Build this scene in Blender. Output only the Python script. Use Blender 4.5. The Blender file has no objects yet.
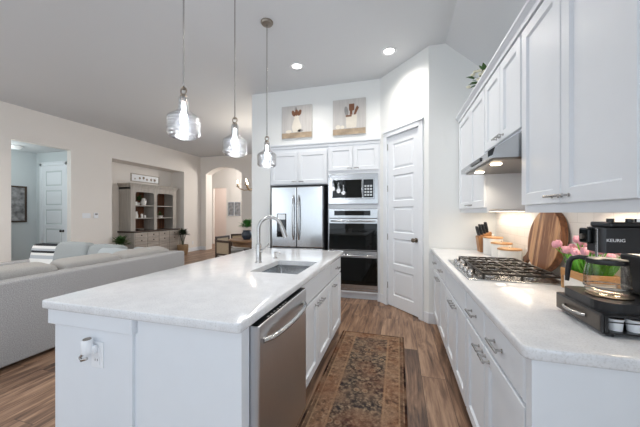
import bpy, bmesh, math, random
from mathutils import Vector, Matrix, Euler
random.seed(7)
C = bpy.context.scene.collection
SC = bpy.context.scene
PI = math.pi

# ------------------------------------------------------------------ camera, world, light, exposure
CAM_H = 1.34
YAW = math.atan(78 / 280.0)
cam_d = bpy.data.cameras.new('camera')
cam = bpy.data.objects.new('camera', cam_d)
C.objects.link(cam)
cam_d.sensor_width = 36.0
cam_d.lens = 36.0 * 280.0 / 640.0
cam_d.clip_start = 0.02
cam_d.clip_end = 200
cam_d.shift_y = -0.0008
cam.location = (0, 0, CAM_H)
cam.rotation_euler = (PI / 2, 0, YAW)
SC.camera = cam

SC.view_settings.view_transform = 'Standard'
SC.view_settings.look = 'None'
SC.view_settings.exposure = 0.16
SC.view_settings.gamma = 1.0
SC.view_settings.use_curve_mapping = False

world = bpy.data.worlds.new('daylight')
SC.world = world
world.use_nodes = True
wn = world.node_tree
wn.nodes['Background'].inputs[0].default_value = (0.80, 0.90, 1.0, 1)
wn.nodes['Background'].inputs[1].default_value = 0.8


def area(name, loc, rot, sx, sy, power, col=(1, 1, 1)):
    d = bpy.data.lights.new(name, 'AREA')
    d.shape = 'RECTANGLE'
    d.size = sx
    d.size_y = sy
    d.energy = power
    d.color = col
    o = bpy.data.objects.new(name, d)
    o.location = loc
    o.rotation_euler = rot
    C.objects.link(o)
    return o


DAY = (0.80, 0.90, 1.0)
REAR = -3.6
XL = -6.93      # living room's left wall
YF = 8.66       # far wall with the arch
XR = 1.09       # kitchen's right wall
# daylight through the tall windows behind the camera
area('window_daylight', (-0.35, REAR - 0.05, 1.62), (PI / 2, 0, 0), 2.2, 2.3, 18, DAY)
area('window_daylight', (-3.3, REAR - 0.05, 1.62), (PI / 2, 0, 0), 2.2, 2.3, 24, DAY)
area('window_daylight', (-5.8, REAR - 0.05, 1.62), (PI / 2, 0, 0), 1.8, 2.3, 40, DAY)
# added unseen windows, left, right and dining, to even out the light
area('window_daylight', (XL - 0.05, -0.6, 1.62), (PI / 2, 0, -PI / 2), 2.6, 2.3, 14, DAY)
area('window_daylight', (XR + 0.05, -1.7, 1.62), (PI / 2, 0, PI / 2), 2.2, 2.3, 55, DAY)
area('window_daylight', (-1.9, YF + 0.2, 1.62), (-PI / 2, 0, 0), 2.0, 2.3, 85, DAY)

# ------------------------------------------------------------------ helpers
ORG = {}


def lin(c):
    return c / 12.92 if c <= 0.04045 else ((c + 0.055) / 1.055) ** 2.4


def rgb(r, g, b):
    return (lin(r / 255), lin(g / 255), lin(b / 255), 1)


def mat(name, col, rough=0.5, metal=0.0, bump=0.0, scale=40.0, var=0.04, coat=0.0, spec=0.5, stretch=(1, 1, 1)):
    """plain surface with a little procedural colour and bump variation"""
    m = bpy.data.materials.new(name)
    m.use_nodes = True
    nt = m.node_tree
    b = nt.nodes['Principled BSDF']
    b.inputs['Roughness'].default_value = rough
    b.inputs['Metallic'].default_value = metal
    b.inputs['Coat Weight'].default_value = coat
    b.inputs['Specular IOR Level'].default_value = spec
    tc = nt.nodes.new('ShaderNodeTexCoord')
    mp = nt.nodes.new('ShaderNodeMapping')
    mp.inputs['Scale'].default_value = stretch
    nz = nt.nodes.new('ShaderNodeTexNoise')
    nz.inputs['Scale'].default_value = scale
    nz.inputs['Detail'].default_value = 3
    nt.links.new(tc.outputs['Object'], mp.inputs['Vector'])
    nt.links.new(mp.outputs[0], nz.inputs['Vector'])
    rp = nt.nodes.new('ShaderNodeValToRGB')
    rp.color_ramp.elements[0].position = 0.3
    rp.color_ramp.elements[1].position = 0.7
    rp.color_ramp.elements[0].color = tuple(c * (1 - var) for c in col[:3]) + (1,)
    rp.color_ramp.elements[1].color = tuple(min(1, c * (1 + var)) for c in col[:3]) + (1,)
    nt.links.new(nz.outputs['Fac'], rp.inputs['Fac'])
    nt.links.new(rp.outputs[0], b.inputs['Base Color'])
    if bump:
        bp = nt.nodes.new('ShaderNodeBump')
        bp.inputs['Strength'].default_value = bump
        bp.inputs['Distance'].default_value = 0.01
        nt.links.new(nz.outputs['Fac'], bp.inputs['Height'])
        nt.links.new(bp.outputs[0], b.inputs['Normal'])
    return m


def emit(name, col, strength):
    m = bpy.data.materials.new(name)
    m.use_nodes = True
    b = m.node_tree.nodes['Principled BSDF']
    b.inputs['Base Color'].default_value = col
    b.inputs['Emission Color'].default_value = col
    b.inputs['Emission Strength'].default_value = strength
    return m


def thin_glass(name, tint=(1, 1, 1, 1), refl=0.25, ripple=0.0, rough=0.02, milk=0.0):
    m = bpy.data.materials.new(name)
    m.use_nodes = True
    nt = m.node_tree
    nt.nodes.remove(nt.nodes['Principled BSDF'])
    out = nt.nodes['Material Output']
    tr = nt.nodes.new('ShaderNodeBsdfTransparent')
    tr.inputs[0].default_value = tint
    gl = nt.nodes.new('ShaderNodeBsdfGlossy')
    gl.inputs['Roughness'].default_value = rough
    lw = nt.nodes.new('ShaderNodeLayerWeight')
    lw.inputs['Blend'].default_value = refl
    mx = nt.nodes.new('ShaderNodeMixShader')
    nt.links.new(lw.outputs['Facing'], mx.inputs[0])
    nt.links.new(tr.outputs[0], mx.inputs[1])
    nt.links.new(gl.outputs[0], mx.inputs[2])
    nt.links.new(mx.outputs[0], out.inputs['Surface'])
    if milk:
        tl = nt.nodes.new('ShaderNodeBsdfTranslucent')
        tl.inputs[0].default_value = (0.95, 0.97, 1, 1)
        m2 = nt.nodes.new('ShaderNodeMixShader'); m2.inputs[0].default_value = milk
        nt.links.new(mx.outputs[0], m2.inputs[1]); nt.links.new(tl.outputs[0], m2.inputs[2])
        nt.links.new(m2.outputs[0], out.inputs['Surface'])
    if ripple:
        tc = nt.nodes.new('ShaderNodeTexCoord')
        mp = nt.nodes.new('ShaderNodeMapping')
        mp.inputs['Scale'].default_value = (4, 4, 60)
        nz = nt.nodes.new('ShaderNodeTexNoise')
        nz.inputs['Scale'].default_value = 1.5
        nt.links.new(tc.outputs['Object'], mp.inputs[0])
        nt.links.new(mp.outputs[0], nz.inputs['Vector'])
        bp = nt.nodes.new('ShaderNodeBump')
        bp.inputs['Strength'].default_value = ripple
        bp.inputs['Distance'].default_value = 0.02
        nt.links.new(nz.outputs['Fac'], bp.inputs['Height'])
        nt.links.new(bp.outputs[0], gl.inputs['Normal'])
        nt.links.new(bp.outputs[0], lw.inputs['Normal'])
    return m


class Fr:
    """a wall-like frame: a along u, b up, c out along n"""
    def __init__(s, o, u, n):
        s.o = Vector(o); s.u = Vector(u).normalized(); s.n = Vector(n).normalized()

    def p(s, a, b, c):
        return s.o + s.u * a + Vector((0, 0, b)) + s.n * c


class MB:
    def __init__(s):
        s.bm = bmesh.new()

    def _merge(s, tmp):
        me = bpy.data.meshes.new('tmp')
        tmp.to_mesh(me); tmp.free()
        s.bm.from_mesh(me)
        bpy.data.meshes.remove(me)
        return s

    def corners(s, ps, bev=0, seg=2):
        """eight corners: bottom loop of four then top loop of four"""
        t = bmesh.new()
        v = [t.verts.new(p) for p in ps]
        for f in ((3, 2, 1, 0), (4, 5, 6, 7), (0, 1, 5, 4), (1, 2, 6, 5), (2, 3, 7, 6), (3, 0, 4, 7)):
            t.faces.new([v[i] for i in f])
        bmesh.ops.recalc_face_normals(t, faces=t.faces)
        if bev > 0:
            bmesh.ops.bevel(t, geom=list(t.edges), offset=bev, segments=seg, affect='EDGES', profile=0.5)
        return s._merge(t)

    def box(s, x0, x1, y0, y1, z0, z1, bev=0, seg=2):
        return s.corners([(x0, y0, z0), (x1, y0, z0), (x1, y1, z0), (x0, y1, z0),
                          (x0, y0, z1), (x1, y0, z1), (x1, y1, z1), (x0, y1, z1)], bev, seg)

    def fbox(s, F, a0, a1, b0, b1, c0, c1, bev=0, seg=2):
        p = F.p
        return s.corners([p(a0, b0, c0), p(a1, b0, c0), p(a1, b0, c1), p(a0, b0, c1),
                          p(a0, b1, c0), p(a1, b1, c0), p(a1, b1, c1), p(a0, b1, c1)], bev, seg)

    def rings(s, F, a0, a1, b0, b1, prof, cap0=False, cap1=True):
        """nested rectangles (inset, depth): door faces and frames"""
        t = bmesh.new()
        prev = None
        for k, (i, c) in enumerate(prof):
            r = [t.verts.new(F.p(*q)) for q in ((a0 + i, b0 + i, c), (a1 - i, b0 + i, c), (a1 - i, b1 - i, c), (a0 + i, b1 - i, c))]
            if prev:
                for j in range(4):
                    t.faces.new((prev[j], prev[(j + 1) % 4], r[(j + 1) % 4], r[j]))
            elif cap0:
                t.faces.new(r[::-1])
            prev = r
        if cap1:
            t.faces.new(prev)
        bmesh.ops.recalc_face_normals(t, faces=t.faces)
        return s._merge(t)

    def prism(s, pts, d):
        """polygon pts (3-D) extruded by vector d"""
        t = bmesh.new()
        d = Vector(d)
        a = [t.verts.new(p) for p in pts]
        b = [t.verts.new(Vector(p) + d) for p in pts]
        n = len(pts)
        t.faces.new(a[::-1]); t.faces.new(b)
        for i in range(n):
            t.faces.new((a[i], a[(i + 1) % n], b[(i + 1) % n], b[i]))
        bmesh.ops.recalc_face_normals(t, faces=t.faces)
        return s._merge(t)

    def tube(s, pts, r, n=10, closed=False):
        t = bmesh.new()
        pts = [Vector(p) for p in pts]
        m = len(pts)
        rr = r if isinstance(r, (list, tuple)) else [r] * m
        loops = []
        up = None
        for i, p in enumerate(pts):
            if closed:
                d = pts[(i + 1) % m] - pts[i - 1]
            else:
                d = pts[min(i + 1, m - 1)] - pts[max(i - 1, 0)]
            d.normalize()
            if up is None:
                up = Vector((0, 0, 1)) if abs(d.z) < 0.9 else Vector((1, 0, 0))
            x = d.cross(up)
            if x.length < 1e-5:
                x = d.orthogonal()
            x.normalize()
            y = x.cross(d).normalized()
            up = y
            loops.append([t.verts.new(p + (x * math.cos(2 * PI * k / n) + y * math.sin(2 * PI * k / n)) * rr[i]) for k in range(n)])
        for i in range(m if closed else m - 1):
            a, b = loops[i], loops[(i + 1) % m]
            for k in range(n):
                t.faces.new((a[k], a[(k + 1) % n], b[(k + 1) % n], b[k]))
        if not closed:
            t.faces.new(loops[0][::-1]); t.faces.new(loops[-1])
        bmesh.ops.recalc_face_normals(t, faces=t.faces)
        return s._merge(t)

    def cyl(s, p0, p1, r0, r1=None, n=20):
        return s.tube([p0, p1], [r0, r0 if r1 is None else r1], n)

    def lathe(s, prof, c=(0, 0, 0), n=28, M=None, closed=True):
        t = bmesh.new()
        c = Vector(c)
        rows = []
        for (r, z) in prof:
            if r < 1e-5:
                q = [t.verts.new((0, 0, z))]
            else:
                q = [t.verts.new((r * math.cos(2 * PI * k / n), r * math.sin(2 * PI * k / n), z)) for k in range(n)]
            rows.append(q)
        for a, b in zip(rows, rows[1:]):
            for k in range(n):
                k2 = (k + 1) % n
                f = []
                for v in ((a[0],) if len(a) == 1 else (a[k], a[k2])):
                    f.append(v)
                for v in ((b[0],) if len(b) == 1 else (b[k2], b[k])):
                    f.append(v)
                if len(f) > 2:
                    t.faces.new(f)
        if closed:
            for q, rev in ((rows[0], True), (rows[-1], False)):
                if len(q) > 1:
                    t.faces.new(q[::-1] if rev else q)
            bmesh.ops.recalc_face_normals(t, faces=t.faces)
        for v in t.verts:
            v.co = (M @ v.co if M else v.co) + c
        return s._merge(t)

    def cushion(s, c, size, rot=(0, 0, 0), e=0.45, nu=28, nv=16, crease=0.0):
        """soft pillow: superellipsoid, slightly uneven"""
        t = bmesh.new()
        R = Euler(rot).to_matrix()
        c = Vector(c)
        sg = lambda v, p: math.copysign(abs(v) ** p, v)
        rows = []
        ph = random.random() * 6
        for i in range(nv + 1):
            v = -PI / 2 + PI * i / nv
            row = []
            for k in range(nu):
                u = 2 * PI * k / nu
                cv = sg(math.cos(v), e)
                p = Vector((size[0] / 2 * cv * sg(math.cos(u), e), size[1] / 2 * cv * sg(math.sin(u), e), size[2] / 2 * sg(math.sin(v), e)))
                p *= 1 + crease * math.sin(5 * p.x / max(size) * 3 + ph) * math.cos(4 * p.z / max(size) * 3 + ph)
                row.append(t.verts.new(R @ p + c))
                if i in (0, nv):
                    break
            rows.append(row)
        for a, b in zip(rows, rows[1:]):
            for k in range(nu):
                k2 = (k + 1) % nu
                f = ([a[0]] if len(a) == 1 else [a[k], a[k2]]) + ([b[0]] if len(b) == 1 else [b[k2], b[k]])
                t.faces.new(f)
        bmesh.ops.recalc_face_normals(t, faces=t.faces)
        return s._merge(t)

    def leaf(s, p, d, up, L, w, bend=0.3, fold=0.25):
        """one leaf blade starting at p along d"""
        t = bmesh.new()
        p = Vector(p); d = Vector(d).normalized(); up = Vector(up)
        side = d.cross(up)
        if side.length < 1e-4:
            side = d.orthogonal()
        side.normalize(); nrm = side.cross(d).normalized()
        prev = None
        for k in range(5):
            f = k / 4
            wid = w * math.sin(PI * min(0.98, 0.12 + 0.88 * f)) * 0.5
            q = p + d * L * f - nrm * bend * L * f * f
            row = (t.verts.new(q - side * wid + nrm * fold * wid), t.verts.new(q), t.verts.new(q + side * wid + nrm * fold * wid))
            if prev:
                t.faces.new((prev[0], prev[1], row[1], row[0]))
                t.faces.new((prev[1], prev[2], row[2], row[1]))
            prev = row
        return s._merge(t)

    def build(s, name, material, parent=None, smooth=False, org=None):
        me = bpy.data.meshes.new(name)
        bm = s.bm
        if parent is not None:
            o0 = ORG[parent.name]
            if org is None:
                org = o0
        elif org is None:
            xs = [v.co.x for v in bm.verts]; ys = [v.co.y for v in bm.verts]; zs = [v.co.z for v in bm.verts]
            org = Vector(((min(xs) + max(xs)) / 2, (min(ys) + max(ys)) / 2, min(zs)))
        org = Vector(org)
        bmesh.ops.translate(bm, verts=bm.verts, vec=-org)
        for f in bm.faces:
            f.smooth = smooth
        bm.to_mesh(me); bm.free()
        if smooth:
            try:
                me.set_sharp_from_angle(angle=math.radians(40))
            except Exception:
                pass
        me.materials.append(material)
        o = bpy.data.objects.new(name, me)
        C.objects.link(o)
        ORG[o.name] = org
        if parent is not None:
            o.parent = parent
            o.location = org - ORG[parent.name]
        else:
            o.location = org
        return o


def thing(name, label, cat, loc=(0, 0, 0), group=None):
    o = bpy.data.objects.new(name, None)
    o.empty_display_size = 0.1
    o.location = loc
    C.objects.link(o)
    ORG[o.name] = Vector(loc)
    o['label'] = label
    o['category'] = cat
    if group:
        o['group'] = group
    return o


def tag(o, label, cat, group=None, kind=None):
    o['label'] = label
    o['category'] = cat
    if group:
        o['group'] = group
    if kind:
        o['kind'] = kind
    return o


def struct(o):
    o['kind'] = 'structure'
    return o


def dup(root, loc, rotz=0, label=None, group=None):
    def cp(o, par):
        c = o.copy()
        C.objects.link(c)
        ORG[c.name] = ORG[o.name]
        if par:
            c.parent = par
        for ch in list(o.children):
            cp(ch, c)
        return c
    r = cp(root, None)
    r.location = loc
    r.rotation_euler = (0, 0, rotz)
    if label:
        r['label'] = label
    if group:
        r['group'] = group
    return r


# ------------------------------------------------------------------ materials
M = {}
M['wall_cool'] = mat('cool white wall paint', rgb(237, 239, 238), 0.7, bump=0.06, scale=180, var=0.01)
M['wall_warm'] = mat('warm white wall paint', rgb(236, 231, 225), 0.75, bump=0.06, scale=180, var=0.01)
M['wall_grey'] = mat('pale grey hall paint', rgb(206, 213, 216), 0.75, bump=0.06, scale=180, var=0.01)
M['wall_pink'] = mat('peach white wall paint', rgb(240, 228, 220), 0.75, var=0.01)
M['ceiling'] = mat('ceiling paint', rgb(216, 219, 222), 0.85, bump=0.12, scale=140, var=0.012)
M['trim'] = mat('white trim enamel', rgb(234, 238, 243), 0.4, var=0.008)
M['cab'] = mat('white cabinet enamel', rgb(227, 231, 236), 0.38, var=0.008, scale=8)
M['cab_in'] = mat('off-white cabinet interior board', rgb(215, 215, 212), 0.6, var=0.02)  # interior board in one plain off-white tone
M['nickel'] = mat('brushed nickel', (0.48, 0.47, 0.46, 1), 0.27, 1.0, var=0.03, scale=60)
M['nickel_dark'] = mat('aged bronze nickel', (0.30, 0.26, 0.22, 1), 0.32, 1.0, var=0.04)
M['black'] = mat('black plastic', (0.012, 0.012, 0.014, 1), 0.28, var=0.1)
M['black_gloss'] = mat('black glass', (0.004, 0.005, 0.005, 1), 0.03, spec=0.3, var=0.1)
M['black_iron'] = mat('cast iron', (0.03, 0.024, 0.02, 1), 0.38, 0.3, bump=0.1, scale=200, var=0.15)
M['white_ceramic'] = mat('glazed white ceramic', rgb(240, 238, 234), 0.2, var=0.01)
M['white_plastic'] = mat('white plastic', rgb(238, 240, 243), 0.35, var=0.01)


def brushed(name, col, axis, rough=0.28):
    m = mat(name, col, rough, 1.0, scale=30, var=0.05, stretch={'x': (0.4, 30, 30), 'y': (30, 0.4, 30), 'z': (30, 30, 0.3)}[axis])
    return m


M['steel_h'] = brushed('stainless steel grained sideways', (0.50, 0.51, 0.52, 1), 'x', 0.24)
M['steel_y'] = brushed('stainless steel grained lengthwise', (0.62, 0.63, 0.65, 1), 'z', 0.30)
M['steel_v'] = brushed('stainless steel grained upright', (0.52, 0.53, 0.54, 1), 'z', 0.22)
M['steel_bowl'] = mat('satin steel bowl', (0.50, 0.51, 0.52, 1), 0.25, 1.0, var=0.06)


def quartz():
    m = bpy.data.materials.new('white speckled quartz'); m.use_nodes = True
    nt = m.node_tree; b = nt.nodes['Principled BSDF']
    tc = nt.nodes.new('ShaderNodeTexCoord')
    n1 = nt.nodes.new('ShaderNodeTexNoise'); n1.inputs['Scale'].default_value = 150; n1.inputs['Detail'].default_value = 4
    n2 = nt.nodes.new('ShaderNodeTexNoise'); n2.inputs['Scale'].default_value = 14; n2.inputs['Detail'].default_value = 5
    for n in (n1, n2):
        nt.links.new(tc.outputs['Object'], n.inputs['Vector'])
    r1 = nt.nodes.new('ShaderNodeValToRGB')
    e = r1.color_ramp.elements
    e[0].position = 0.30; e[0].color = rgb(212, 212, 212)
    e[1].position = 0.50; e[1].color = rgb(229, 230, 232)
    r2 = nt.nodes.new('ShaderNodeValToRGB')
    e = r2.color_ramp.elements
    e[0].position = 0.35; e[0].color = rgb(246, 246, 247)
    e[1].position = 0.65; e[1].color = (1, 1, 1, 1)
    mx = nt.nodes.new('ShaderNodeMix'); mx.data_type = 'RGBA'; mx.blend_type = 'MULTIPLY'
    mx.inputs[0].default_value = 1
    nt.links.new(n1.outputs['Fac'], r1.inputs[0]); nt.links.new(n2.outputs['Fac'], r2.inputs[0])
    nt.links.new(r1.outputs[0], mx.inputs[6]); nt.links.new(r2.outputs[0], mx.inputs[7])
    nt.links.new(mx.outputs[2], b.inputs['Base Color'])
    b.inputs['Roughness'].default_value = 0.13
    return m


M['quartz'] = quartz()


def planks():
    m = bpy.data.materials.new('brown oak planks'); m.use_nodes = True
    nt = m.node_tree; b = nt.nodes['Principled BSDF']; L = nt.links.new
    tc = nt.nodes.new('ShaderNodeTexCoord')
    mp = nt.nodes.new('ShaderNodeMapping'); mp.inputs['Rotation'].default_value = (0, 0, PI / 2)
    L(tc.outputs['Object'], mp.inputs[0])
    br = nt.nodes.new('ShaderNodeTexBrick')
    br.inputs['Color1'].default_value = (0, 0, 0, 1); br.inputs['Color2'].default_value = (1, 1, 1, 1)
    br.inputs['Mortar'].default_value = (0.5, 0.5, 0.5, 1)
    br.inputs['Scale'].default_value = 1; br.inputs['Brick Width'].default_value = 1.22; br.inputs['Row Height'].default_value = 0.185
    br.inputs['Mortar Size'].default_value = 0.0018; br.inputs['Mortar Smooth'].default_value = 0.1
    br.offset = 0.37
    L(mp.outputs[0], br.inputs['Vector'])
    # grain: noise stretched along the plank, shifted per plank
    ad = nt.nodes.new('ShaderNodeVectorMath'); ad.operation = 'MULTIPLY_ADD'
    L(br.outputs['Color'], ad.inputs[0]); ad.inputs[1].default_value = (7, 13, 5)
    L(tc.outputs['Object'], ad.inputs[2])
    m2 = nt.nodes.new('ShaderNodeMapping'); m2.inputs['Scale'].default_value = (9, 1.0, 1)
    L(ad.outputs[0], m2.inputs[0])
    n1 = nt.nodes.new('ShaderNodeTexNoise'); n1.inputs['Scale'].default_value = 1.6; n1.inputs['Detail'].default_value = 7; n1.inputs['Roughness'].default_value = 0.62; n1.inputs['Distortion'].default_value = 0.9
    L(m2.outputs[0], n1.inputs['Vector'])
    m3 = nt.nodes.new('ShaderNodeMapping'); m3.inputs['Scale'].default_value = (60, 2.4, 1)
    L(ad.outputs[0], m3.inputs[0])
    n2 = nt.nodes.new('ShaderNodeTexNoise'); n2.inputs['Scale'].default_value = 1.5; n2.inputs['Detail'].default_value = 4
    L(m3.outputs[0], n2.inputs['Vector'])
    r = nt.nodes.new('ShaderNodeValToRGB')
    e = r.color_ramp.elements
    e[0].position = 0.32; e[0].color = rgb(80, 61, 50)
    e[1].position = 0.68; e[1].color = rgb(176, 144, 118)
    x = e.new(0.5); x.color = rgb(135, 105, 84)
    mm = nt.nodes.new('ShaderNodeMath'); mm.operation = 'MULTIPLY_ADD'
    L(n2.outputs['Fac'], mm.inputs[0]); mm.inputs[1].default_value = 0.35
    L(n1.outputs['Fac'], mm.inputs[2])
    m4 = nt.nodes.new('ShaderNodeMath'); m4.operation = 'MULTIPLY_ADD'
    L(br.outputs['Color'], m4.inputs[0]); m4.inputs[1].default_value = 0.09; L(mm.outputs[0], m4.inputs[2])
    m5 = nt.nodes.new('ShaderNodeMath'); m5.operation = 'SUBTRACT'
    L(m4.outputs[0], m5.inputs[0]); m5.inputs[1].default_value = 0.225
    L(m5.outputs[0], r.inputs[0])
    gap = nt.nodes.new('ShaderNodeMix'); gap.data_type = 'RGBA'
    L(br.outputs['Fac'], gap.inputs[0]); L(r.outputs[0], gap.inputs[6]); gap.inputs[7].default_value = rgb(60, 46, 38)
    L(gap.outputs[2], b.inputs['Base Color'])
    b.inputs['Roughness'].default_value = 0.42
    bp = nt.nodes.new('ShaderNodeBump'); bp.inputs['Strength'].default_value = 0.12; bp.inputs['Distance'].default_value = 0.004
    L(n2.outputs['Fac'], bp.inputs['Height']); L(bp.outputs[0], b.inputs['Normal'])
    return m


M['planks'] = planks()


def tiles():
    m = bpy.data.materials.new('white subway tile'); m.use_nodes = True
    nt = m.node_tree; b = nt.nodes['Principled BSDF']; L = nt.links.new
    tc = nt.nodes.new('ShaderNodeTexCoord')
    sp = nt.nodes.new('ShaderNodeSeparateXYZ'); cb = nt.nodes.new('ShaderNodeCombineXYZ')
    L(tc.outputs['Object'], sp.inputs[0]); L(sp.outputs['Y'], cb.inputs['X']); L(sp.outputs['Z'], cb.inputs['Y'])
    br = nt.nodes.new('ShaderNodeTexBrick')
    br.inputs['Color1'].default_value = rgb(243, 240, 236); br.inputs['Color2'].default_value = rgb(238, 235, 231)
    br.inputs['Mortar'].default_value = rgb(222, 219, 215)
    br.inputs['Scale'].default_value = 1; br.inputs['Brick Width'].default_value = 0.152; br.inputs['Row Height'].default_value = 0.076
    br.inputs['Mortar Size'].default_value = 0.0018
    L(cb.outputs[0], br.inputs['Vector'])
    L(br.outputs['Color'], b.inputs['Base Color'])
    bp = nt.nodes.new('ShaderNodeBump'); bp.inputs['Strength'].default_value = 0.3; bp.inputs['Distance'].default_value = 0.002; bp.invert = True
    L(br.outputs['Fac'], bp.inputs['Height']); L(bp.outputs[0], b.inputs['Normal'])
    b.inputs['Roughness'].default_value = 0.2
    return m


M['tiles'] = tiles()


def wood(name, dark, light, axis='z', scale=1.0, rough=0.45, stripes=0.0):
    m = bpy.data.materials.new(name); m.use_nodes = True
    nt = m.node_tree; b = nt.nodes['Principled BSDF']; L = nt.links.new
    tc = nt.nodes.new('ShaderNodeTexCoord'); mp = nt.nodes.new('ShaderNodeMapping')
    s = {'x': (1.2, 16, 16), 'y': (16, 1.2, 16), 'z': (16, 16, 1.2)}[axis]
    mp.inputs['Scale'].default_value = tuple(v * scale for v in s)
    L(tc.outputs['Object'], mp.inputs[0])
    n = nt.nodes.new('ShaderNodeTexNoise'); n.inputs['Scale'].default_value = 2.0; n.inputs['Detail'].default_value = 5; n.inputs['Distortion'].default_value = 0.5
    L(mp.outputs[0], n.inputs['Vector'])
    r = nt.nodes.new('ShaderNodeValToRGB'); e = r.color_ramp.elements
    e[0].position = 0.32; e[0].color = dark; e[1].position = 0.68; e[1].color = light
    if stripes:
        sp = nt.nodes.new('ShaderNodeSeparateXYZ'); L(tc.outputs['Object'], sp.inputs[0])
        w = nt.nodes.new('ShaderNodeTexWhiteNoise'); w.noise_dimensions = '1D'
        q = nt.nodes.new('ShaderNodeMath'); q.operation = 'MULTIPLY'; q.inputs[1].default_value = 26
        L(sp.outputs[{'x': 'Y', 'y': 'X', 'z': 'Y'}[axis]], q.inputs[0])
        fl = nt.nodes.new('ShaderNodeMath'); fl.operation = 'FLOOR'; L(q.outputs[0], fl.inputs[0])
        L(fl.outputs[0], w.inputs['W'])
        a = nt.nodes.new('ShaderNodeMath'); a.operation = 'MULTIPLY_ADD'; L(w.outputs['Value'], a.inputs[0]); a.inputs[1].default_value = stripes
        L(n.outputs['Fac'], a.inputs[2])
        sb = nt.nodes.new('ShaderNodeMath'); sb.operation = 'SUBTRACT'; L(a.outputs[0], sb.inputs[0]); sb.inputs[1].default_value = stripes / 2
        L(sb.outputs[0], r.inputs[0])
    else:
        L(n.outputs['Fac'], r.inputs[0])
    L(r.outputs[0], b.inputs['Base Color'])
    b.inputs['Roughness'].default_value = rough
    return m


M['acacia'] = wood('acacia board', rgb(124, 78, 48), rgb(206, 158, 114), 'z', 1, 0.4, stripes=0.55)
M['bark'] = wood('dark board edge', rgb(86, 48, 28), rgb(146, 96, 60), 'z', 1.5, 0.5)
M['lid_wood'] = wood('light bamboo', rgb(176, 126, 78), rgb(214, 168, 116), 'y', 1, 0.45)
M['block_wood'] = wood('walnut block', rgb(136, 88, 50), rgb(190, 140, 92), 'z', 1, 0.45)
M['table_wood'] = wood('warm brown table wood', rgb(104, 76, 52), rgb(156, 122, 90), 'x', 0.5, 0.45)
M['dark_wood'] = wood('dark stained wood', rgb(48, 34, 26), rgb(78, 58, 44), 'z', 0.5, 0.45)
M['hutch_paint'] = wood('greige chalk paint', rgb(166, 160, 152), rgb(188, 182, 174), 'z', 0.6, 0.6)
M['hutch_light'] = wood('pale washed wood', rgb(158, 148, 138), rgb(190, 180, 170), 'y', 0.6, 0.6)
M['hutch_back'] = wood('reddish brown boards', rgb(82, 50, 34), rgb(130, 86, 58), 'z', 0.6, 0.55)
M['cane'] = mat('woven cane', rgb(178, 158, 132), 0.7, bump=0.4, scale=160, var=0.2)


def fabric(name, col, scale=220, var=0.14, bump=0.35):
    return mat(name, col, 0.95, bump=bump, scale=scale, var=var, spec=0.15)


M['sofa'] = fabric('grey woven upholstery', rgb(168, 167, 167), 130, 0.22)
M['sofa_cush'] = fabric('beige grey cushion cloth', rgb(170, 167, 163), 150, 0.10)
M['pillow_blue'] = fabric('pale blue grey cloth', rgb(156, 161, 162), 150, 0.06)
M['pillow_light'] = fabric('light grey cloth', rgb(176, 182, 184), 150, 0.06)
M['leaf'] = mat('green leaf', rgb(58, 94, 44), 0.5, var=0.35, scale=14)
M['leaf_bright'] = mat('bright tulip leaf', rgb(98, 168, 52), 0.45, var=0.3, scale=30)
M['leaf_dark'] = mat('dark green leaf', rgb(48, 66, 42), 0.5, var=0.4, scale=12)
M['petal_pink'] = mat('pink tulip petal', rgb(222, 160, 176), 0.5, var=0.12, scale=40)
M['petal_white'] = mat('cream petal', rgb(232, 228, 208), 0.5, var=0.08, scale=40)
M['basket'] = mat('woven basket', rgb(150, 122, 90), 0.8, bump=0.5, scale=90, var=0.25)
M['pot_dark'] = mat('dark blue glazed pot', rgb(52, 60, 72), 0.3, var=0.1)
M['print_grey'] = mat('mid grey print', rgb(150, 148, 146), 0.8, var=0.1)
M['brass'] = mat('aged brass', (0.42, 0.27, 0.12, 1), 0.3, 1.0, var=0.05)
M['glow_warm'] = emit('warm lamp glow', (1.0, 0.80, 0.55, 1), 14)
M['glow_white'] = emit('white lamp glow', (1.0, 0.97, 0.92, 1), 9)
M['glow_bulb'] = emit('pendant bulb glow', (0.93, 0.97, 1.0, 1), 22)
M['glow_strip'] = emit('under cabinet strip glow', (1.0, 0.86, 0.66, 1), 3.2)
M['glow_led'] = emit('green clock digits', (0.2, 1.0, 0.5, 1), 1.0)
M['glass_pendant'] = thin_glass('clear rippled glass', (0.97, 0.98, 1.0, 1), 0.56, 0.8, 0.08)
M['glass_carafe'] = thin_glass('carafe glass', (0.93, 0.90, 0.86, 1), 0.22)


def stripes_mat():
    m = bpy.data.materials.new('black and white striped cloth'); m.use_nodes = True
    nt = m.node_tree; b = nt.nodes['Principled BSDF']; L = nt.links.new
    tc = nt.nodes.new('ShaderNodeTexCoord'); sp = nt.nodes.new('ShaderNodeSeparateXYZ')
    L(tc.outputs['Generated'], sp.inputs[0])
    r = nt.nodes.new('ShaderNodeValToRGB'); r.color_ramp.interpolation = 'CONSTANT'
    e = r.color_ramp.elements
    seq = [(0.0, 0), (0.12, 2), (0.2, 1), (0.42, 2), (0.55, 1), (0.64, 0), (0.72, 2), (0.8, 1), (0.90, 0)]
    cols = [rgb(38, 40, 44), rgb(226, 226, 224), rgb(172, 178, 184)]
    e[0].position = 0; e[0].color = cols[0]
    e[1].position = 0.12; e[1].color = cols[2]
    for p, c in seq[2:]:
        x = e.new(p); x.color = cols[c]
    L(sp.outputs['Z'], r.inputs[0]); L(r.outputs[0], b.inputs['Base Color'])
    b.inputs['Roughness'].default_value = 0.95
    return m


M['stripes'] = stripes_mat()

RUG_X = (-0.60, 0.06)
RUG_Y = (0.70, 3.13)


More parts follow.
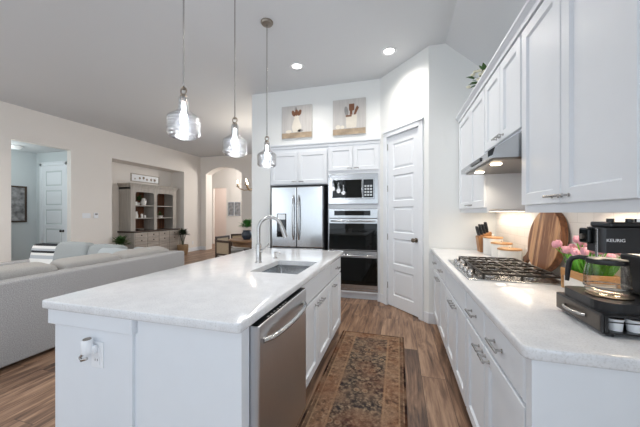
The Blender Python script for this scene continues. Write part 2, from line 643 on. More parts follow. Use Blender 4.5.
def rug_mat():
    m = bpy.data.materials.new('faded oriental rug pile'); m.use_nodes = True
    nt = m.node_tree; b = nt.nodes['Principled BSDF']; L = nt.links.new

    def N(t, **k):
        n = nt.nodes.new(t)
        for a, v in k.items():
            setattr(n, a, v)
        return n

    def math_(op, a, bb=None, c=None):
        n = N('ShaderNodeMath', operation=op)
        for i, v in enumerate((a, bb, c)):
            if v is None:
                continue
            if isinstance(v, (int, float)):
                n.inputs[i].default_value = v
            else:
                L(v, n.inputs[i])
        return n.outputs[0]

    def mix(f, c1, c2, mode='MIX'):
        n = N('ShaderNodeMix', data_type='RGBA', blend_type=mode)
        for i, v in ((0, f), (6, c1), (7, c2)):
            if isinstance(v, (int, float, tuple)):
                n.inputs[i].default_value = v
            else:
                L(v, n.inputs[i])
        return n.outputs[2]

    def ramp(f, stops, mode='LINEAR'):
        n = N('ShaderNodeValToRGB'); n.color_ramp.interpolation = mode
        e = n.color_ramp.elements
        e[0].position, e[0].color = stops[0]
        e[1].position, e[1].color = stops[1]
        for p, c in stops[2:]:
            x = e.new(p); x.color = c
        L(f, n.inputs[0])
        return n.outputs[0]

    def noise(scale, det=3, vec=None):
        n = N('ShaderNodeTexNoise'); n.inputs['Scale'].default_value = scale; n.inputs['Detail'].default_value = det
        L(vec or tc.outputs['Object'], n.inputs['Vector'])
        return n.outputs['Fac']

    tc = N('ShaderNodeTexCoord')
    sp = N('ShaderNodeSeparateXYZ'); L(tc.outputs['Object'], sp.inputs[0])
    hw = (RUG_X[1] - RUG_X[0]) / 2; hl = (RUG_Y[1] - RUG_Y[0]) / 2
    ex = math_('SUBTRACT', hw, math_('ABSOLUTE', sp.outputs['X']))
    ey = math_('SUBTRACT', hl, math_('ABSOLUTE', sp.outputs['Y']))
    ed = math_('MINIMUM', ex, math_('MULTIPLY', ey, 1.5))                       # distance from the rug's edge
    # mirrored coordinates give the pattern its symmetry
    cb = N('ShaderNodeCombineXYZ'); L(math_('ABSOLUTE', sp.outputs['X']), cb.inputs[0]); L(sp.outputs['Y'], cb.inputs[1])
    def voro(scale, feat='F1'):
        v = N('ShaderNodeTexVoronoi', feature=feat); v.inputs['Scale'].default_value = scale
        L(cb.outputs[0], v.inputs['Vector'])
        return v
    v1 = voro(12); v2 = voro(30)
    nb = noise(7, 4); nf = noise(95, 2); nm = noise(28, 4, cb.outputs[0])
    field = ramp(nm, [(0.34, rgb(46, 44, 48)), (0.48, rgb(78, 70, 67)), (0.6, rgb(138, 120, 102)), (0.72, rgb(178, 158, 134))])
    ros = ramp(v1.outputs['Distance'], [(0.0, rgb(176, 150, 122)), (0.16, rgb(116, 72, 52)), (0.24, rgb(186, 164, 136)), (0.34, rgb(52, 46, 46)), (0.40, rgb(0, 0, 0))])
    rosm = ramp(v1.outputs['Distance'], [(0.0, (1, 1, 1, 1)), (0.34, (1, 1, 1, 1)), (0.40, (0, 0, 0, 1))])
    field = mix(math_('MULTIPLY', rosm, 0.75), field, ros)
    dots = ramp(v2.outputs['Distance'], [(0.18, (0.5, 0.5, 0.5, 1)), (0.28, (0, 0, 0, 1))])
    field = mix(dots, field, rgb(170, 148, 122))
    bord = ramp(nm, [(0.34, rgb(92, 72, 62)), (0.5, rgb(140, 108, 86)), (0.66, rgb(176, 146, 120))])
    bd = ramp(v2.outputs['Distance'], [(0.12, (0.55, 0.55, 0.55, 1)), (0.3, (0, 0, 0, 1))])
    bord = mix(bd, bord, rgb(72, 58, 52))
    bord = mix(math_('MULTIPLY', rosm, 0.4), bord, rgb(156, 120, 92))
    inner = ramp(ed, [(0.0, (0, 0, 0, 1)), (0.165, (1, 1, 1, 1))], 'CONSTANT')
    col = mix(inner, bord, field)
    line = lambda a, bb: math_('MULTIPLY', math_('GREATER_THAN', ed, a), math_('LESS_THAN', ed, bb))
    col = mix(math_('MULTIPLY', line(0.150, 0.163), 0.6), col, rgb(178, 146, 116))
    col = mix(math_('MULTIPLY', line(0.045, 0.056), 0.7), col, rgb(172, 142, 112))
    col = mix(math_('MULTIPLY', line(0.025, 0.045), 0.7), col, rgb(72, 56, 48))
    col = mix(math_('LESS_THAN', ed, 0.017), col, rgb(40, 27, 26))
    rust = ramp(noise(3.2, 3), [(0.45, (0, 0, 0, 1)), (0.65, (0.5, 0.5, 0.5, 1))])
    col = mix(rust, col, rgb(140, 88, 62))
    fade = ramp(nb, [(0.42, (0, 0, 0, 1)), (0.68, (0.6, 0.6, 0.6, 1))])
    col = mix(fade, col, rgb(158, 132, 110))
    col = mix(0.4, col, ramp(nf, [(0.3, rgb(110, 110, 110)), (0.7, rgb(255, 255, 255))]), 'MULTIPLY')
    L(col, b.inputs['Base Color'])
    b.inputs['Roughness'].default_value = 0.95
    b.inputs['Specular IOR Level'].default_value = 0.1
    bp = N('ShaderNodeBump'); bp.inputs['Strength'].default_value = 0.3; bp.inputs['Distance'].default_value = 0.004
    L(nf, bp.inputs['Height']); L(bp.outputs[0], b.inputs['Normal'])
    return m


M['rug'] = rug_mat()

# ------------------------------------------------------------------ the room
CEIL = 3.37
CX = 0.545      # where the ceiling starts to slope
SLOPE = 0.905
b = MB().box(-9.2, 1.3, REAR - 0.1, 13.2, -0.08, 0.0)
struct(b.build('floor', M['planks'], org=(0, 0, 0)))
zs = CEIL - (1.2 - CX) * SLOPE
b = MB().prism([(-9.2, REAR, CEIL), (CX, REAR, CEIL), (1.2, REAR, zs), (1.2, REAR, zs + 0.12), (CX, REAR, CEIL + 0.12), (-9.2, REAR, CEIL + 0.12)], (0, 13.2 - REAR, 0))
struct(b.build('ceiling', M['ceiling']))

# left wall: opening to the hall, recess for the hutch
OP0, OP1, OPT = 3.475, 4.465, 2.72
NI0, NI1, NIT, NIX = 5.38, 7.84, 2.72, -7.45
b = MB()
b.box(XL - 0.12, XL, REAR, -1.9, 0, CEIL)
b.box(XL - 0.12, XL, 0.7, OP0, 0, CEIL)
b.box(XL - 0.12, XL, -1.9, 0.7, 0, 0.45)
b.box(XL - 0.12, XL, -1.9, 0.7, 2.8, CEIL)
b.box(XL - 0.12, XL, OP0, OP1, OPT, CEIL)
b.box(XL - 0.12, XL, OP1, NI0, 0, CEIL)
b.box(XL - 0.12, XL, NI0, NI1, NIT, CEIL)
b.box(XL - 0.12, XL, NI1, YF, 0, CEIL)
b.box(NIX - 0.1, NIX, NI0 - 0.1, NI1 + 0.1, 0, NIT + 0.1)
b.box(NIX, XL - 0.12, NI0 - 0.1, NI0, 0, NIT)
b.box(NIX, XL - 0.12, NI1, NI1 + 0.1, 0, NIT)
b.box(NIX, XL - 0.12, NI0 - 0.1, NI1 + 0.1, NIT, NIT + 0.1)
struct(b.build('wall_left', M['wall_warm']))
# hall behind the opening
HX, HY = -8.27, 4.60
b = MB()
b.box(HX - 0.1, HX, 1.2, HY + 0.1, 0, 2.75)
b.box(HX, XL - 0.12, HY, HY + 0.1, 0, 2.75)
b.box(HX, XL - 0.12, 1.1, 1.2, 0, 2.75)
struct(b.build('wall_hall', M['wall_grey']))
struct(MB().box(HX - 0.1, XL - 0.12, 1.1, HY + 0.1, 2.75, 2.83).build('ceiling_hall', M['ceiling']))
# far wall with the arched opening
AX0, AX1, ASP, AT = -6.70, -5.25, 2.74, 2.98
pts = [(-7.2, YF, 0), (AX0, YF, 0), (AX0, YF, ASP)]
acx = (AX0 + AX1) / 2; hw = (AX1 - AX0) / 2; rise = AT - ASP
rad = (hw * hw + rise * rise) / (2 * rise)
for k in range(1, 24):
    x = AX0 + (AX1 - AX0) * k / 24
    pts.append((x, YF, AT - rad + math.sqrt(rad * rad - (x - acx) ** 2)))
pts += [(AX1, YF, ASP), (AX1, YF, 0), (-3.0, YF, 0), (-3.0, YF, CEIL), (-7.2, YF, CEIL)]
b = MB().prism(pts, (0, 0.34, 0))
b.box(-3.0, -0.8, YF, YF + 0.34, 0, 0.45); b.box(-3.0, -0.8, YF, YF + 0.34, 2.8, CEIL); b.box(-0.8, 1.3, YF, YF + 0.34, 0, CEIL)
struct(b.build('wall_far', M['wall_warm']))
struct(MB().box(1.2, 1.3, 3.63, YF, 0, CEIL).build('wall_dining', M['wall_warm']))
# lobby behind the arch
LY = 10.5
b = MB()
b.box(-8.2, -7.75, LY, LY + 0.1, 0, CEIL)
b.box(-7.75, -7.1, LY, LY + 0.1, 2.42, CEIL)
b.box(-7.1, -2.0, LY, LY + 0.1, 0, CEIL)
b.box(-8.2, -8.1, YF + 0.34, LY, 0, CEIL)
struct(b.build('wall_lobby', M['wall_warm']))
b = MB().box(-9.2, -5.4, 12.4, 12.5, 0, CEIL)
b.box(-5.5, -5.4, LY + 0.1, 12.4, 0, CEIL)
b.box(-9.2, -9.1, LY + 0.1, 12.4, 0, CEIL)
struct(b.build('wall_passage', M['wall_pink']))
# kitchen wall around fridge and ovens
KY = 4.32
b = MB()
b.box(-2.42, -2.075, KY, 5.12, 0, CEIL)
b.box(-2.075, -0.255, KY, 5.12, 2.462, CEIL)
b.box(-2.075, -0.255, 5.0, 5.12, 0, 2.462)
b.box(-0.265, -0.16, KY + 0.05, 5.12, 0, CEIL)
struct(b.build('wall_kitchen', M['wall_cool']))
# pantry wall, set diagonally
P0 = Vector((-0.26, 4.32, 0)); P1 = Vector((0.36, 3.63, 0))
PF = Fr(P0, P1 - P0, (-(P0.y - P1.y), -(P1.x - P0.x), 0))
PL = (P1 - P0).length
DA0, DA1, DT = 0.165, 0.775, 2.44
b = MB()
b.fbox(PF, 0, DA0 - 0.012, 0, CEIL, -0.11, 0)
b.fbox(PF, DA1 + 0.012, PL, 0, CEIL, -0.11, 0)
b.fbox(PF, DA0 - 0.012, DA1 + 0.012, DT + 0.012, CEIL, -0.11, 0)
struct(b.build('wall_pantry', M['wall_cool']))
b = MB().box(0.36, 1.2, 3.63, 3.75, 0, CEIL)
struct(b.build('wall_end', M['wall_cool']))
b = MB().box(XR, XR + 0.12, -0.6, 3.63, 0, 3.0).box(XR, XR + 0.12, REAR, -2.8, 0, 3.0)
b.box(XR, XR + 0.12, -2.8, -0.6, 0, 0.45).box(XR, XR + 0.12, -2.8, -0.6, 2.8, 3.0)
struct(b.build('wall_right', M['wall_cool']))
struct(MB().box(XR - 0.012, XR, 0.9, 3.63, 0.90, 1.82).build('trim_1', M['tiles']))     # tiled splashback
# wall behind the camera with three tall windows
b = MB()
wx = [(-6.7, -4.9), (-4.4, -2.2), (-1.45, 0.75)]
def window(nm, F, w, z0, z1):
    b = MB()
    b.fbox(F, 0, 0.05, z0, z1, -0.04, 0.02); b.fbox(F, w - 0.05, w, z0, z1, -0.04, 0.02)
    b.fbox(F, 0, w, z0, z0 + 0.05, -0.04, 0.02); b.fbox(F, 0, w, z1 - 0.05, z1, -0.04, 0.02)
    b.fbox(F, w / 2 - 0.025, w / 2 + 0.025, z0 + 0.05, z1 - 0.05, -0.04, 0.02)
    return struct(b.build(nm, M['trim']))
window('window_4', Fr((XL, -1.9, 0), (0, 1, 0), (1, 0, 0)), 2.6, 0.45, 2.8)  # added out of view: side daylight for the right-hand cabinet fronts
window('window_6', Fr((XR, -0.6, 0), (0, -1, 0), (-1, 0, 0)), 2.2, 0.45, 2.8)  # added out of view: daylight for the left wall and sofa back
window('window_5', Fr((-3.0, YF, 0), (1, 0, 0), (0, -1, 0)), 2.2, 0.45, 2.8)  # added behind the kitchen wall, unseen: daylight for the dining side
xs = [-7.2] + [v for w in wx for v in w] + [1.3]
for k in range(0, len(xs), 2):
    b.box(xs[k], xs[k + 1], REAR - 0.1, REAR, 0, CEIL)
for x0, x1 in wx:
    b.box(x0, x1, REAR - 0.1, REAR, 0, 0.45); b.box(x0, x1, REAR - 0.1, REAR, 2.8, CEIL)
struct(b.build('wall_rear', M['wall_warm']))
for k, (x0, x1) in enumerate(wx):
    window('window_%d' % (k + 1), Fr((x0, REAR, 0), (1, 0, 0), (0, 1, 0)), x1 - x0, 0.45, 2.8)

# baseboards
b = MB()
for y0, y1 in ((REAR, OP0), (OP1, NI0), (NI1, YF)):
    b.box(XL, XL + 0.014, y0, y1, 0, 0.13, 0.004)
struct(b.build('baseboard_left', M['trim']))
b = MB().box(XL, AX0, YF - 0.014, YF, 0, 0.13, 0.004)
b.box(AX1, -0.4, YF - 0.014, YF, 0, 0.13, 0.004)
struct(b.build('baseboard_far', M['trim']))
b = MB().fbox(PF, 0.0, DA0 - 0.085, 0, 0.13, 0, 0.014, 0.004)
b.fbox(PF, DA1 + 0.085, PL + 0.012, 0, 0.13, 0, 0.014, 0.004)
b.box(0.352, 0.485, 3.616, 3.63, 0, 0.13, 0.004)
struct(b.build('baseboard_pantry', M['trim']))
b = MB().box(-2.42, -2.075, KY - 0.014, KY, 0, 0.13, 0.004)
struct(b.build('baseboard_kitchen', M['trim']))


def casing(F, a0, a1, top, w=0.072, d=0.018):
    b = MB()
    b.fbox(F, a0 - w, a0, 0, top + w, 0, d, 0.005)
    b.fbox(F, a1, a1 + w, 0, top + w, 0, d, 0.005)
    b.fbox(F, a0 - w, a1 + w, top, top + w, 0, d, 0.005)
    b.fbox(F, a0 - w - 0.006, a1 + w + 0.006, top + w - 0.01, top + w + 0.012, 0, d + 0.01, 0.004)
    # jamb lining
    b.fbox(F, a0 - 0.012, a0, 0, top + 0.012, -0.10, 0.0); b.fbox(F, a1, a1 + 0.012, 0, top + 0.012, -0.10, 0.0)
    b.fbox(F, a0, a1, top, top + 0.012, -0.10, 0.0)
    return b


def panel_door(F, a0, a1, z0, z1, c, n, nm):
    """slab with n stacked raised panels"""
    w = a1 - a0; st = 0.105
    b = MB()
    b.fbox(F, a0, a0 + st, z0, z1, c - 0.036, c); b.fbox(F, a1 - st, a1, z0, z1, c - 0.036, c)
    rail = 0.095
    ph = (z1 - z0 - 0.10 - rail * n) / n
    z = z0
    for k in range(n + 1):
        h = 0.10 + rail * 0.55 if k == 0 else (rail * 0.45 + 0.05 if k == n else rail)
        h = 0.16 if k == 0 else (0.115 if k == n else 0.085)
        ph = (z1 - z0 - 0.16 - 0.115 - 0.085 * (n - 1)) / n
        b.fbox(F, a0 + st, a1 - st, z, z + h, c - 0.036, c)
        if k < n:
            b.rings(F, a0 + st, a1 - st, z + h, z + h + ph, [(0, c), (0.012, c - 0.014), (0.020, c - 0.014), (0.045, c - 0.004)])
        z += h + ph
    o = b.build(nm, M['trim'])
    struct(o)
    return o


def knob(F, a, z, c, parent, m, name='door_knob'):
    p = F.p(a, z, c)
    q = F.n.to_track_quat('Z', 'Y').to_matrix()
    b = MB().lathe([(0.0, 0), (0.030, 0), (0.030, 0.006), (0.012, 0.010), (0.011, 0.034), (0.024, 0.042), (0.029, 0.054), (0.025, 0.066), (0, 0.070)], p, 20, M=q)
    return b.build(name, m, parent, True)


struct(casing(PF, DA0, DA1, DT).build('trim_2', M['trim']))
d1 = panel_door(PF, DA0 + 0.003, DA1 - 0.003, 0.012, DT - 0.004, -0.012, 5, 'door_1')
knob(PF, DA1 - 0.062, 0.99, -0.012, d1, M['nickel_dark'])
for z in (0.25, 0.95, 1.65, 2.25):
    MB().cyl(PF.p(DA0 + 0.002, z, -0.004), PF.p(DA0 + 0.002, z + 0.09, -0.004), 0.006, n=8).build('hinge', M['nickel'], d1, True)
HF = Fr((HX, HY, 0), (1, 0, 0), (0, -1, 0))
struct(casing(HF, 0.20, 0.96, 2.44).build('trim_3', M['trim']))
d2 = panel_door(HF, 0.203, 0.957, 0.012, 2.436, 0.006, 5, 'door_2')
knob(HF, 0.895, 0.93, 0.006, d2, M['black'])

# ------------------------------------------------------------------ cabinet kit
SHAKER = 0.062


def pull(F, a, z, c, length, vertical, parent, m=None):
    m = m or M['nickel']
    h = length / 2
    b = MB()
    e = (lambda t: F.p(a, z + t, c + 0.030)) if vertical else (lambda t: F.p(a + t, z, c + 0.030))
    g = (lambda t, cc: F.p(a, z + t, cc)) if vertical else (lambda t, cc: F.p(a + t, z, cc))
    b.tube([e(-h), e(-h * 0.5), e(h * 0.5), e(h)], 0.0058, 10)
    for t in (-h * 0.72, h * 0.72):
        b.cyl(g(t, c), g(t, c + 0.030), 0.0048, n=8)
        b.cyl(g(t, c), g(t, c + 0.004), 0.0085, n=10)
    return b.build('handle', m, parent, True)


def shaker(F, a0, a1, b0, b1, parent, c=0.02, fr=SHAKER, name='door'):
    bm = MB().rings(F, a0, a1, b0, b1, [(0, 0.001), (0, c - 0.003), (0.003, c), (fr, c), (fr + 0.008, c - 0.012)], cap0=True)
    return bm.build(name, M['cab'], parent)


def slab(F, a0, a1, b0, b1, parent, c=0.02, name='drawer'):
    bm = MB().rings(F, a0, a1, b0, b1, [(0, 0.001), (0, c - 0.007), (0.004, c - 0.003), (0.012, c)], cap0=True)
    return bm.build(name, M['cab'], parent)


# ------------------------------------------------------------------ island
TOP = 0.914
IX0, IX1, IY0, IY1 = -1.685, -0.583, 0.95, 3.10
SX0, SX1, SY0, SY1 = -1.04, -0.672, 1.83, 2.335   # sink cut-out


def worktop_hole(x, y, z0, z1, name, parts_bev=0.008):
    """x, y: four sorted cuts; the middle cell is the hole"""
    t = bmesh.new()
    V = {}
    for i in range(4):
        for j in range(4):
            for k, z in enumerate((z0, z1)):
                V[i, j, k] = t.verts.new((x[i], y[j], z))
    for i in range(3):
        for j in range(3):
            if i == 1 and j == 1:
                continue
            t.faces.new((V[i, j, 1], V[i + 1, j, 1], V[i + 1, j + 1, 1], V[i, j + 1, 1]))
            t.faces.new((V[i, j, 0], V[i, j + 1, 0], V[i + 1, j + 1, 0], V[i + 1, j, 0]))
    for i in range(3):
        t.faces.new((V[i, 0, 0], V[i + 1, 0, 0], V[i + 1, 0, 1], V[i, 0, 1]))
        t.faces.new((V[i, 3, 1], V[i + 1, 3, 1], V[i + 1, 3, 0], V[i, 3, 0]))
        t.faces.new((V[0, i, 1], V[0, i + 1, 1], V[0, i + 1, 0], V[0, i, 0]))
        t.faces.new((V[3, i, 0], V[3, i + 1, 0], V[3, i + 1, 1], V[3, i, 1]))
    for a, bb in (((1, 1), (2, 1)), ((2, 1), (2, 2)), ((2, 2), (1, 2)), ((1, 2), (1, 1))):
        t.faces.new((V[a + (0,)], V[a + (1,)], V[bb + (1,)], V[bb + (0,)]))
    bmesh.ops.recalc_face_normals(t, faces=t.faces)
    xe, ye = (x[0], x[3]), (y[0], y[3])
    cor = [e for e in t.edges if abs(e.verts[0].co.z - e.verts[1].co.z) > 1e-4 and e.verts[0].co.x in xe or False]
    eps = 1e-5
    def onb(v):
        return min(abs(v.co.x - x[0]), abs(v.co.x - x[3]), abs(v.co.y - y[0]), abs(v.co.y - y[3])) < eps
    def corner(v):
        return min(abs(v.co.x - x[0]), abs(v.co.x - x[3])) < eps and min(abs(v.co.y - y[0]), abs(v.co.y - y[3])) < eps
    ce = [e for e in t.edges if all(corner(v) for v in e.verts) and abs(e.verts[0].co.z - e.verts[1].co.z) > eps]
    bmesh.ops.bevel(t, geom=ce, offset=0.02, segments=4, affect='EDGES', profile=0.5)
    te = [e for e in t.edges if len(e.link_faces) == 2 and all(onb(v) or True for v in e.verts) and
          any(abs(f.normal.z) > 0.9 for f in e.link_faces) and any(abs(f.normal.z) < 0.1 for f in e.link_faces) and
          not all(x[1] - eps <= v.co.x <= x[2] + eps and y[1] - eps <= v.co.y <= y[2] + eps for v in e.verts)]
    bmesh.ops.bevel(t, geom=te, offset=parts_bev, segments=3, affect='EDGES', profile=0.5)
    b = MB(); b._merge(t)
    return b.build(name, M['quartz'], None, True)


o = worktop_hole((IX0, SX0, SX1, IX1), (IY0, SY0, SY1, IY1), 0.874, TOP, 'island_worktop', 0.007)
tag(o, 'white speckled quartz worktop of the island, with the sink cut into it', 'worktop')

# bar-side end and back of the island
t = thing('island_cladding', 'white painted end panel and bar back of the island, under its worktop', 'kitchen island', (-1.4, 2.0, 0))
b = MB().box(-1.645, -1.155, 0.99, 3.06, 0, 0.874)
b.box(-1.155, -1.135, 1.005, 3.06, 0, 0.874)
b.build('wall_body', M['cab'], t)
b = MB().box(-1.668, -1.140, 0.972, 3.07, 0.795, 0.874, 0.004)
b.build('frieze', M['cab'], t)
b = MB().box(-1.135, -0.605, 0.998, 1.016, 0.0, 0.874)
b.box(-0.66, -0.605, 1.016, 1.058, 0.0, 0.874)
b.build('end_panel', M['cab'], t)
b = MB().box(-1.655, -1.15, 0.98, 0.99, 0, 0.10, 0.003)
b.build('baseboard', M['trim'], t)

IF = Fr((-0.63, 0, 0), (0, 1, 0), (1, 0, 0))      # a = world y
t = thing('dishwasher', 'stainless steel dishwasher built into the island', 'dishwasher', (-0.9, 1.42, 0))
MB().box(-1.12, -0.632, 1.075, 1.695, 0.10, 0.868).build('tub', M['black'], t)
bm = MB().fbox(IF, 1.065, 1.692, 0.115, 0.862, 0.0, 0.068, 0.006)
dw = bm.build('door', M['steel_y'], t)
bm = MB().fbox(IF, 1.068, 1.689, 0.845, 0.8645, 0.0, 0.062, 0.002)
cp = bm.build('control_panel', M['black_gloss'], t)
for k in range(7):
    MB().fbox(IF, 1.17 + 0.035 * k, 1.185 + 0.035 * k, 0.8645, 0.8650, 0.050, 0.058).build('button', M['print_grey'], cp)
pts = []
for k in range(13):
    f = k / 12
    pts.append(IF.p(1.105 + 0.545 * f, 0.785, 0.066 + 0.045 * math.sin(PI * f) ** 0.45))
MB().tube(pts, 0.012, 10).build('handle', M['steel_v'], dw, True)
MB().box(-1.1, -0.685, 1.075, 1.695, 0.0, 0.10).build('toe_kick', M['black'], t)


def base_body(t, x0, x1, y0, y1, kick, top=0.874):
    """carcass: x0 and x1 front/back either way; kick is the recessed plinth's x"""
    MB().box(min(x0, x1), max(x0, x1), y0, y1, 0.105, top).build('body', M['cab'], t)
    MB().box(min(kick, x1), max(kick, x1), y0, y1, 0.0, 0.105).build('toe_kick', M['cab'], t)


t = thing('base_cabinet', 'white two-door sink cabinet of the island beside the dishwasher', 'cabinet', (-0.88, 2.17, 0))
MB().box(-1.13, -0.63, 1.702, 1.722, 0.105, 0.874).box(-1.13, -0.63, 2.565, 2.585, 0.105, 0.874).box(-1.13, -0.63, 1.702, 2.585, 0.105, 0.125)\
    .box(-0.66, -0.63, 1.702, 2.585, 0.105, 0.872).build('body', M['cab'], t)
MB().box(-1.13, -0.695, 1.702, 2.585, 0.0, 0.105).build('toe_kick', M['cab'], t)
slab(IF, 1.712, 2.575, 0.695, 0.855, t, name='false_drawer_front')
d = shaker(IF, 1.712, 2.140, 0.125, 0.683, t); pull(IF, 2.085, 0.635, 0.02, 0.09, False, d)
d = shaker(IF, 2.146, 2.575, 0.125, 0.683, t); pull(IF, 2.205, 0.635, 0.02, 0.09, False, d)
t = thing('base_cabinet', 'narrow white cabinet at the far end of the island, one drawer over one door', 'cabinet', (-0.88, 2.82, 0))
MB().box(-1.13, -0.63, 2.587, 3.06, 0.105, 0.874).build('body', M['cab'], t)
MB().box(-1.13, -0.695, 2.587, 3.06, 0.0, 0.105).build('toe_kick', M['cab'], t)
d = slab(IF, 2.597, 3.05, 0.695, 0.855, t); pull(IF, 2.82, 0.775, 0.02, 0.10, False, d)
d = shaker(IF, 2.597, 3.05, 0.125, 0.683, t); pull(IF, 2.66, 0.635, 0.02, 0.09, False, d)

# sink
t = thing('kitchen_sink', 'stainless steel undermount sink in the island worktop', 'sink', (-0.85, 2.13, 0.68))
tb = bmesh.new()
prev = None
for (ins, z) in ((-0.018, 0.872), (0.0, 0.872), (0.006, 0.72), (0.03, 0.69)):
    x0, x1, y0, y1 = SX0 + ins, SX1 - ins, SY0 + ins, SY1 - ins
    r = 0.035
    ring = []
    for cx, cy, a0 in ((x1 - r, y1 - r, 0), (x0 + r, y1 - r, PI / 2), (x0 + r, y0 + r, PI), (x1 - r, y0 + r, 1.5 * PI)):
        for k in range(6):
            a = a0 + PI / 2 * k / 5
            ring.append(tb.verts.new((cx + r * math.cos(a), cy + r * math.sin(a), z)))
    if prev:
        n = len(ring)
        for k in range(n):
            tb.faces.new((prev[k], prev[(k + 1) % n], ring[(k + 1) % n], ring[k]))
    prev = ring
tb.faces.new(prev)
bmesh.ops.recalc_face_normals(tb, faces=tb.faces)
bmesh.ops.solidify(tb, geom=list(tb.faces), thickness=0.002)
bm = MB(); bm._merge(tb)
bm.build('bowl', M['steel_bowl'], t, True)
MB().lathe([(0.0, 0.693), (0.018, 0.693), (0.024, 0.697), (0.042, 0.697), (0.044, 0.692)], (-0.86, 2.13, 0), 24).build('drain', M['nickel'], t, True)

# faucet: gooseneck with pull-down spray
fx, fy = -1.15, 2.17
t = thing('kitchen_faucet', 'tall brushed nickel gooseneck faucet behind the island sink', 'faucet', (fx, fy, TOP))
MB().lathe([(0.030, 0), (0.030, 0.006), (0.024, 0.012), (0.024, 0.02), (0.024, 0.15), (0.019, 0.165), (0.0, 0.165)], (fx, fy, TOP), 24).build('base', M['nickel'], t, True)
pts = [(fx, fy, TOP + 0.16), (fx, fy, TOP + 0.29)]
fd = Vector((0.93, 0.36, 0)).normalized()
rr = 0.098
for k in range(1, 15):
    a = PI - (PI - 0.25) * k / 14
    q = Vector((fx, fy, TOP + 0.29)) + fd * (rr + rr * math.cos(a)) + Vector((0, 0, rr * math.sin(a)))
    pts.append(tuple(q))
MB().tube(pts, 0.0150, 14).build('spout', M['nickel'], t, True)
e = Vector(pts[-1]); dn = (Vector(pts[-1]) - Vector(pts[-2])).normalized()
MB().tube([e, e + dn * 0.02, e + dn * 0.07, e + dn * 0.105], [0.0165, 0.020, 0.021, 0.023], 16).build('spray_head', M['nickel'], t, True)
hd = Vector((0.62, -0.2, 0.75)).normalized(); h0 = Vector((fx, fy, TOP + 0.10)) + Vector((0.016, 0, 0))
MB().tube([h0, h0 + Vector((0.03, -0.005, 0.004)), h0 + Vector((0.045, -0.01, 0.02)), h0 + Vector((0.095, -0.03, 0.07))], [0.014, 0.013, 0.009, 0.006], 12).build('lever_handle', M['nickel'], t, True)
sx, sy = -1.11, 2.42
t = thing('soap_dispenser', 'small brushed nickel soap dispenser beside the faucet', 'soap dispenser', (sx, sy, TOP))
MB().lathe([(0.020, 0), (0.020, 0.006), (0.011, 0.014), (0.011, 0.045), (0.014, 0.05), (0.014, 0.062), (0, 0.064)], (sx, sy, TOP), 18).build('base', M['nickel'], t, True)
MB().tube([(sx, sy, TOP + 0.055), (sx + 0.03, sy, TOP + 0.058), (sx + 0.055, sy - 0.004, TOP + 0.048)], 0.006, 10).build('spout', M['nickel'], t, True)

# outlet and plugged-in freshener on the island's end
EF = Fr((-1.645, 0.99, 0), (1, 0, 0), (0, -1, 0))
t = thing('wall_outlet', 'white outlet plate on the near end of the island', 'outlet', (-1.365, 0.99, 0.61))
a = 0.285
bm = MB().fbox(EF, a - 0.036, a + 0.036, 0.615, 0.735, 0.0, 0.006, 0.003)
bm.build('plate', M['white_plastic'], t)
bm = MB().fbox(EF, a - 0.018, a + 0.018, 0.630, 0.668, 0.006, 0.009, 0.002)
bm.fbox(EF, a - 0.018, a + 0.018, 0.682, 0.720, 0.006, 0.009, 0.002)
s = bm.build('socket', M['white_plastic'], t)
bm = MB()
for z in (0.654,):
    bm.fbox(EF, a - 0.008, a - 0.0055, z - 0.006, z + 0.004, 0.009, 0.0095)
    bm.fbox(EF, a + 0.0055, a + 0.008, z - 0.006, z + 0.004, 0.009, 0.0095)
bm.build('slot', M['black'], s)
t = thing('plug_in_freshener', 'white plug-in air freshener with a dark top in the island outlet', 'air freshener', (-1.395, 0.945, 0.67))
c = EF.p(a - 0.022, 0, 0.034)
bm = MB().lathe([(0.0, 0.69), (0.020, 0.693), (0.023, 0.70), (0.023, 0.752), (0.020, 0.757), (0.0, 0.757)], (c.x, c.y, 0), 24)
bm.fbox(EF, a - 0.03, a + 0.012, 0.69, 0.725, 0.010, 0.028, 0.004)
bm.build('housing', M['white_plastic'], t, True)
MB().lathe([(0.0, 0.757), (0.0165, 0.757), (0.0165, 0.760), (0, 0.760)], (c.x, c.y, 0), 20).build('vent_top', M['nickel_dark'], t)
pts = [(c.x - 0.012, c.y - 0.008, 0.692), (c.x - 0.024, c.y - 0.014, 0.676), (c.x - 0.008, c.y - 0.018, 0.668), (c.x + 0.016, c.y - 0.012, 0.676)]
MB().tube(pts, 0.007, 10).build('refill_neck', M['nickel'], t, True)

# ------------------------------------------------------------------ right-hand base run
RX = 0.43       # carcass front
RF = Fr((RX, 0, 0), (0, -1, 0), (-1, 0, 0))      # a = -y


def rdoor(y0, y1, z0, z1, t, kind='door', hy=None, hz=None, hl=0.10):
    f = shaker if kind == 'door' else slab
    nm = kind
    d = f(RF, -y1, -y0, z0, z1, t, name=nm)
    if hy is not None:
        pull(RF, -hy, hz, 0.02, hl, False, d)
    return d


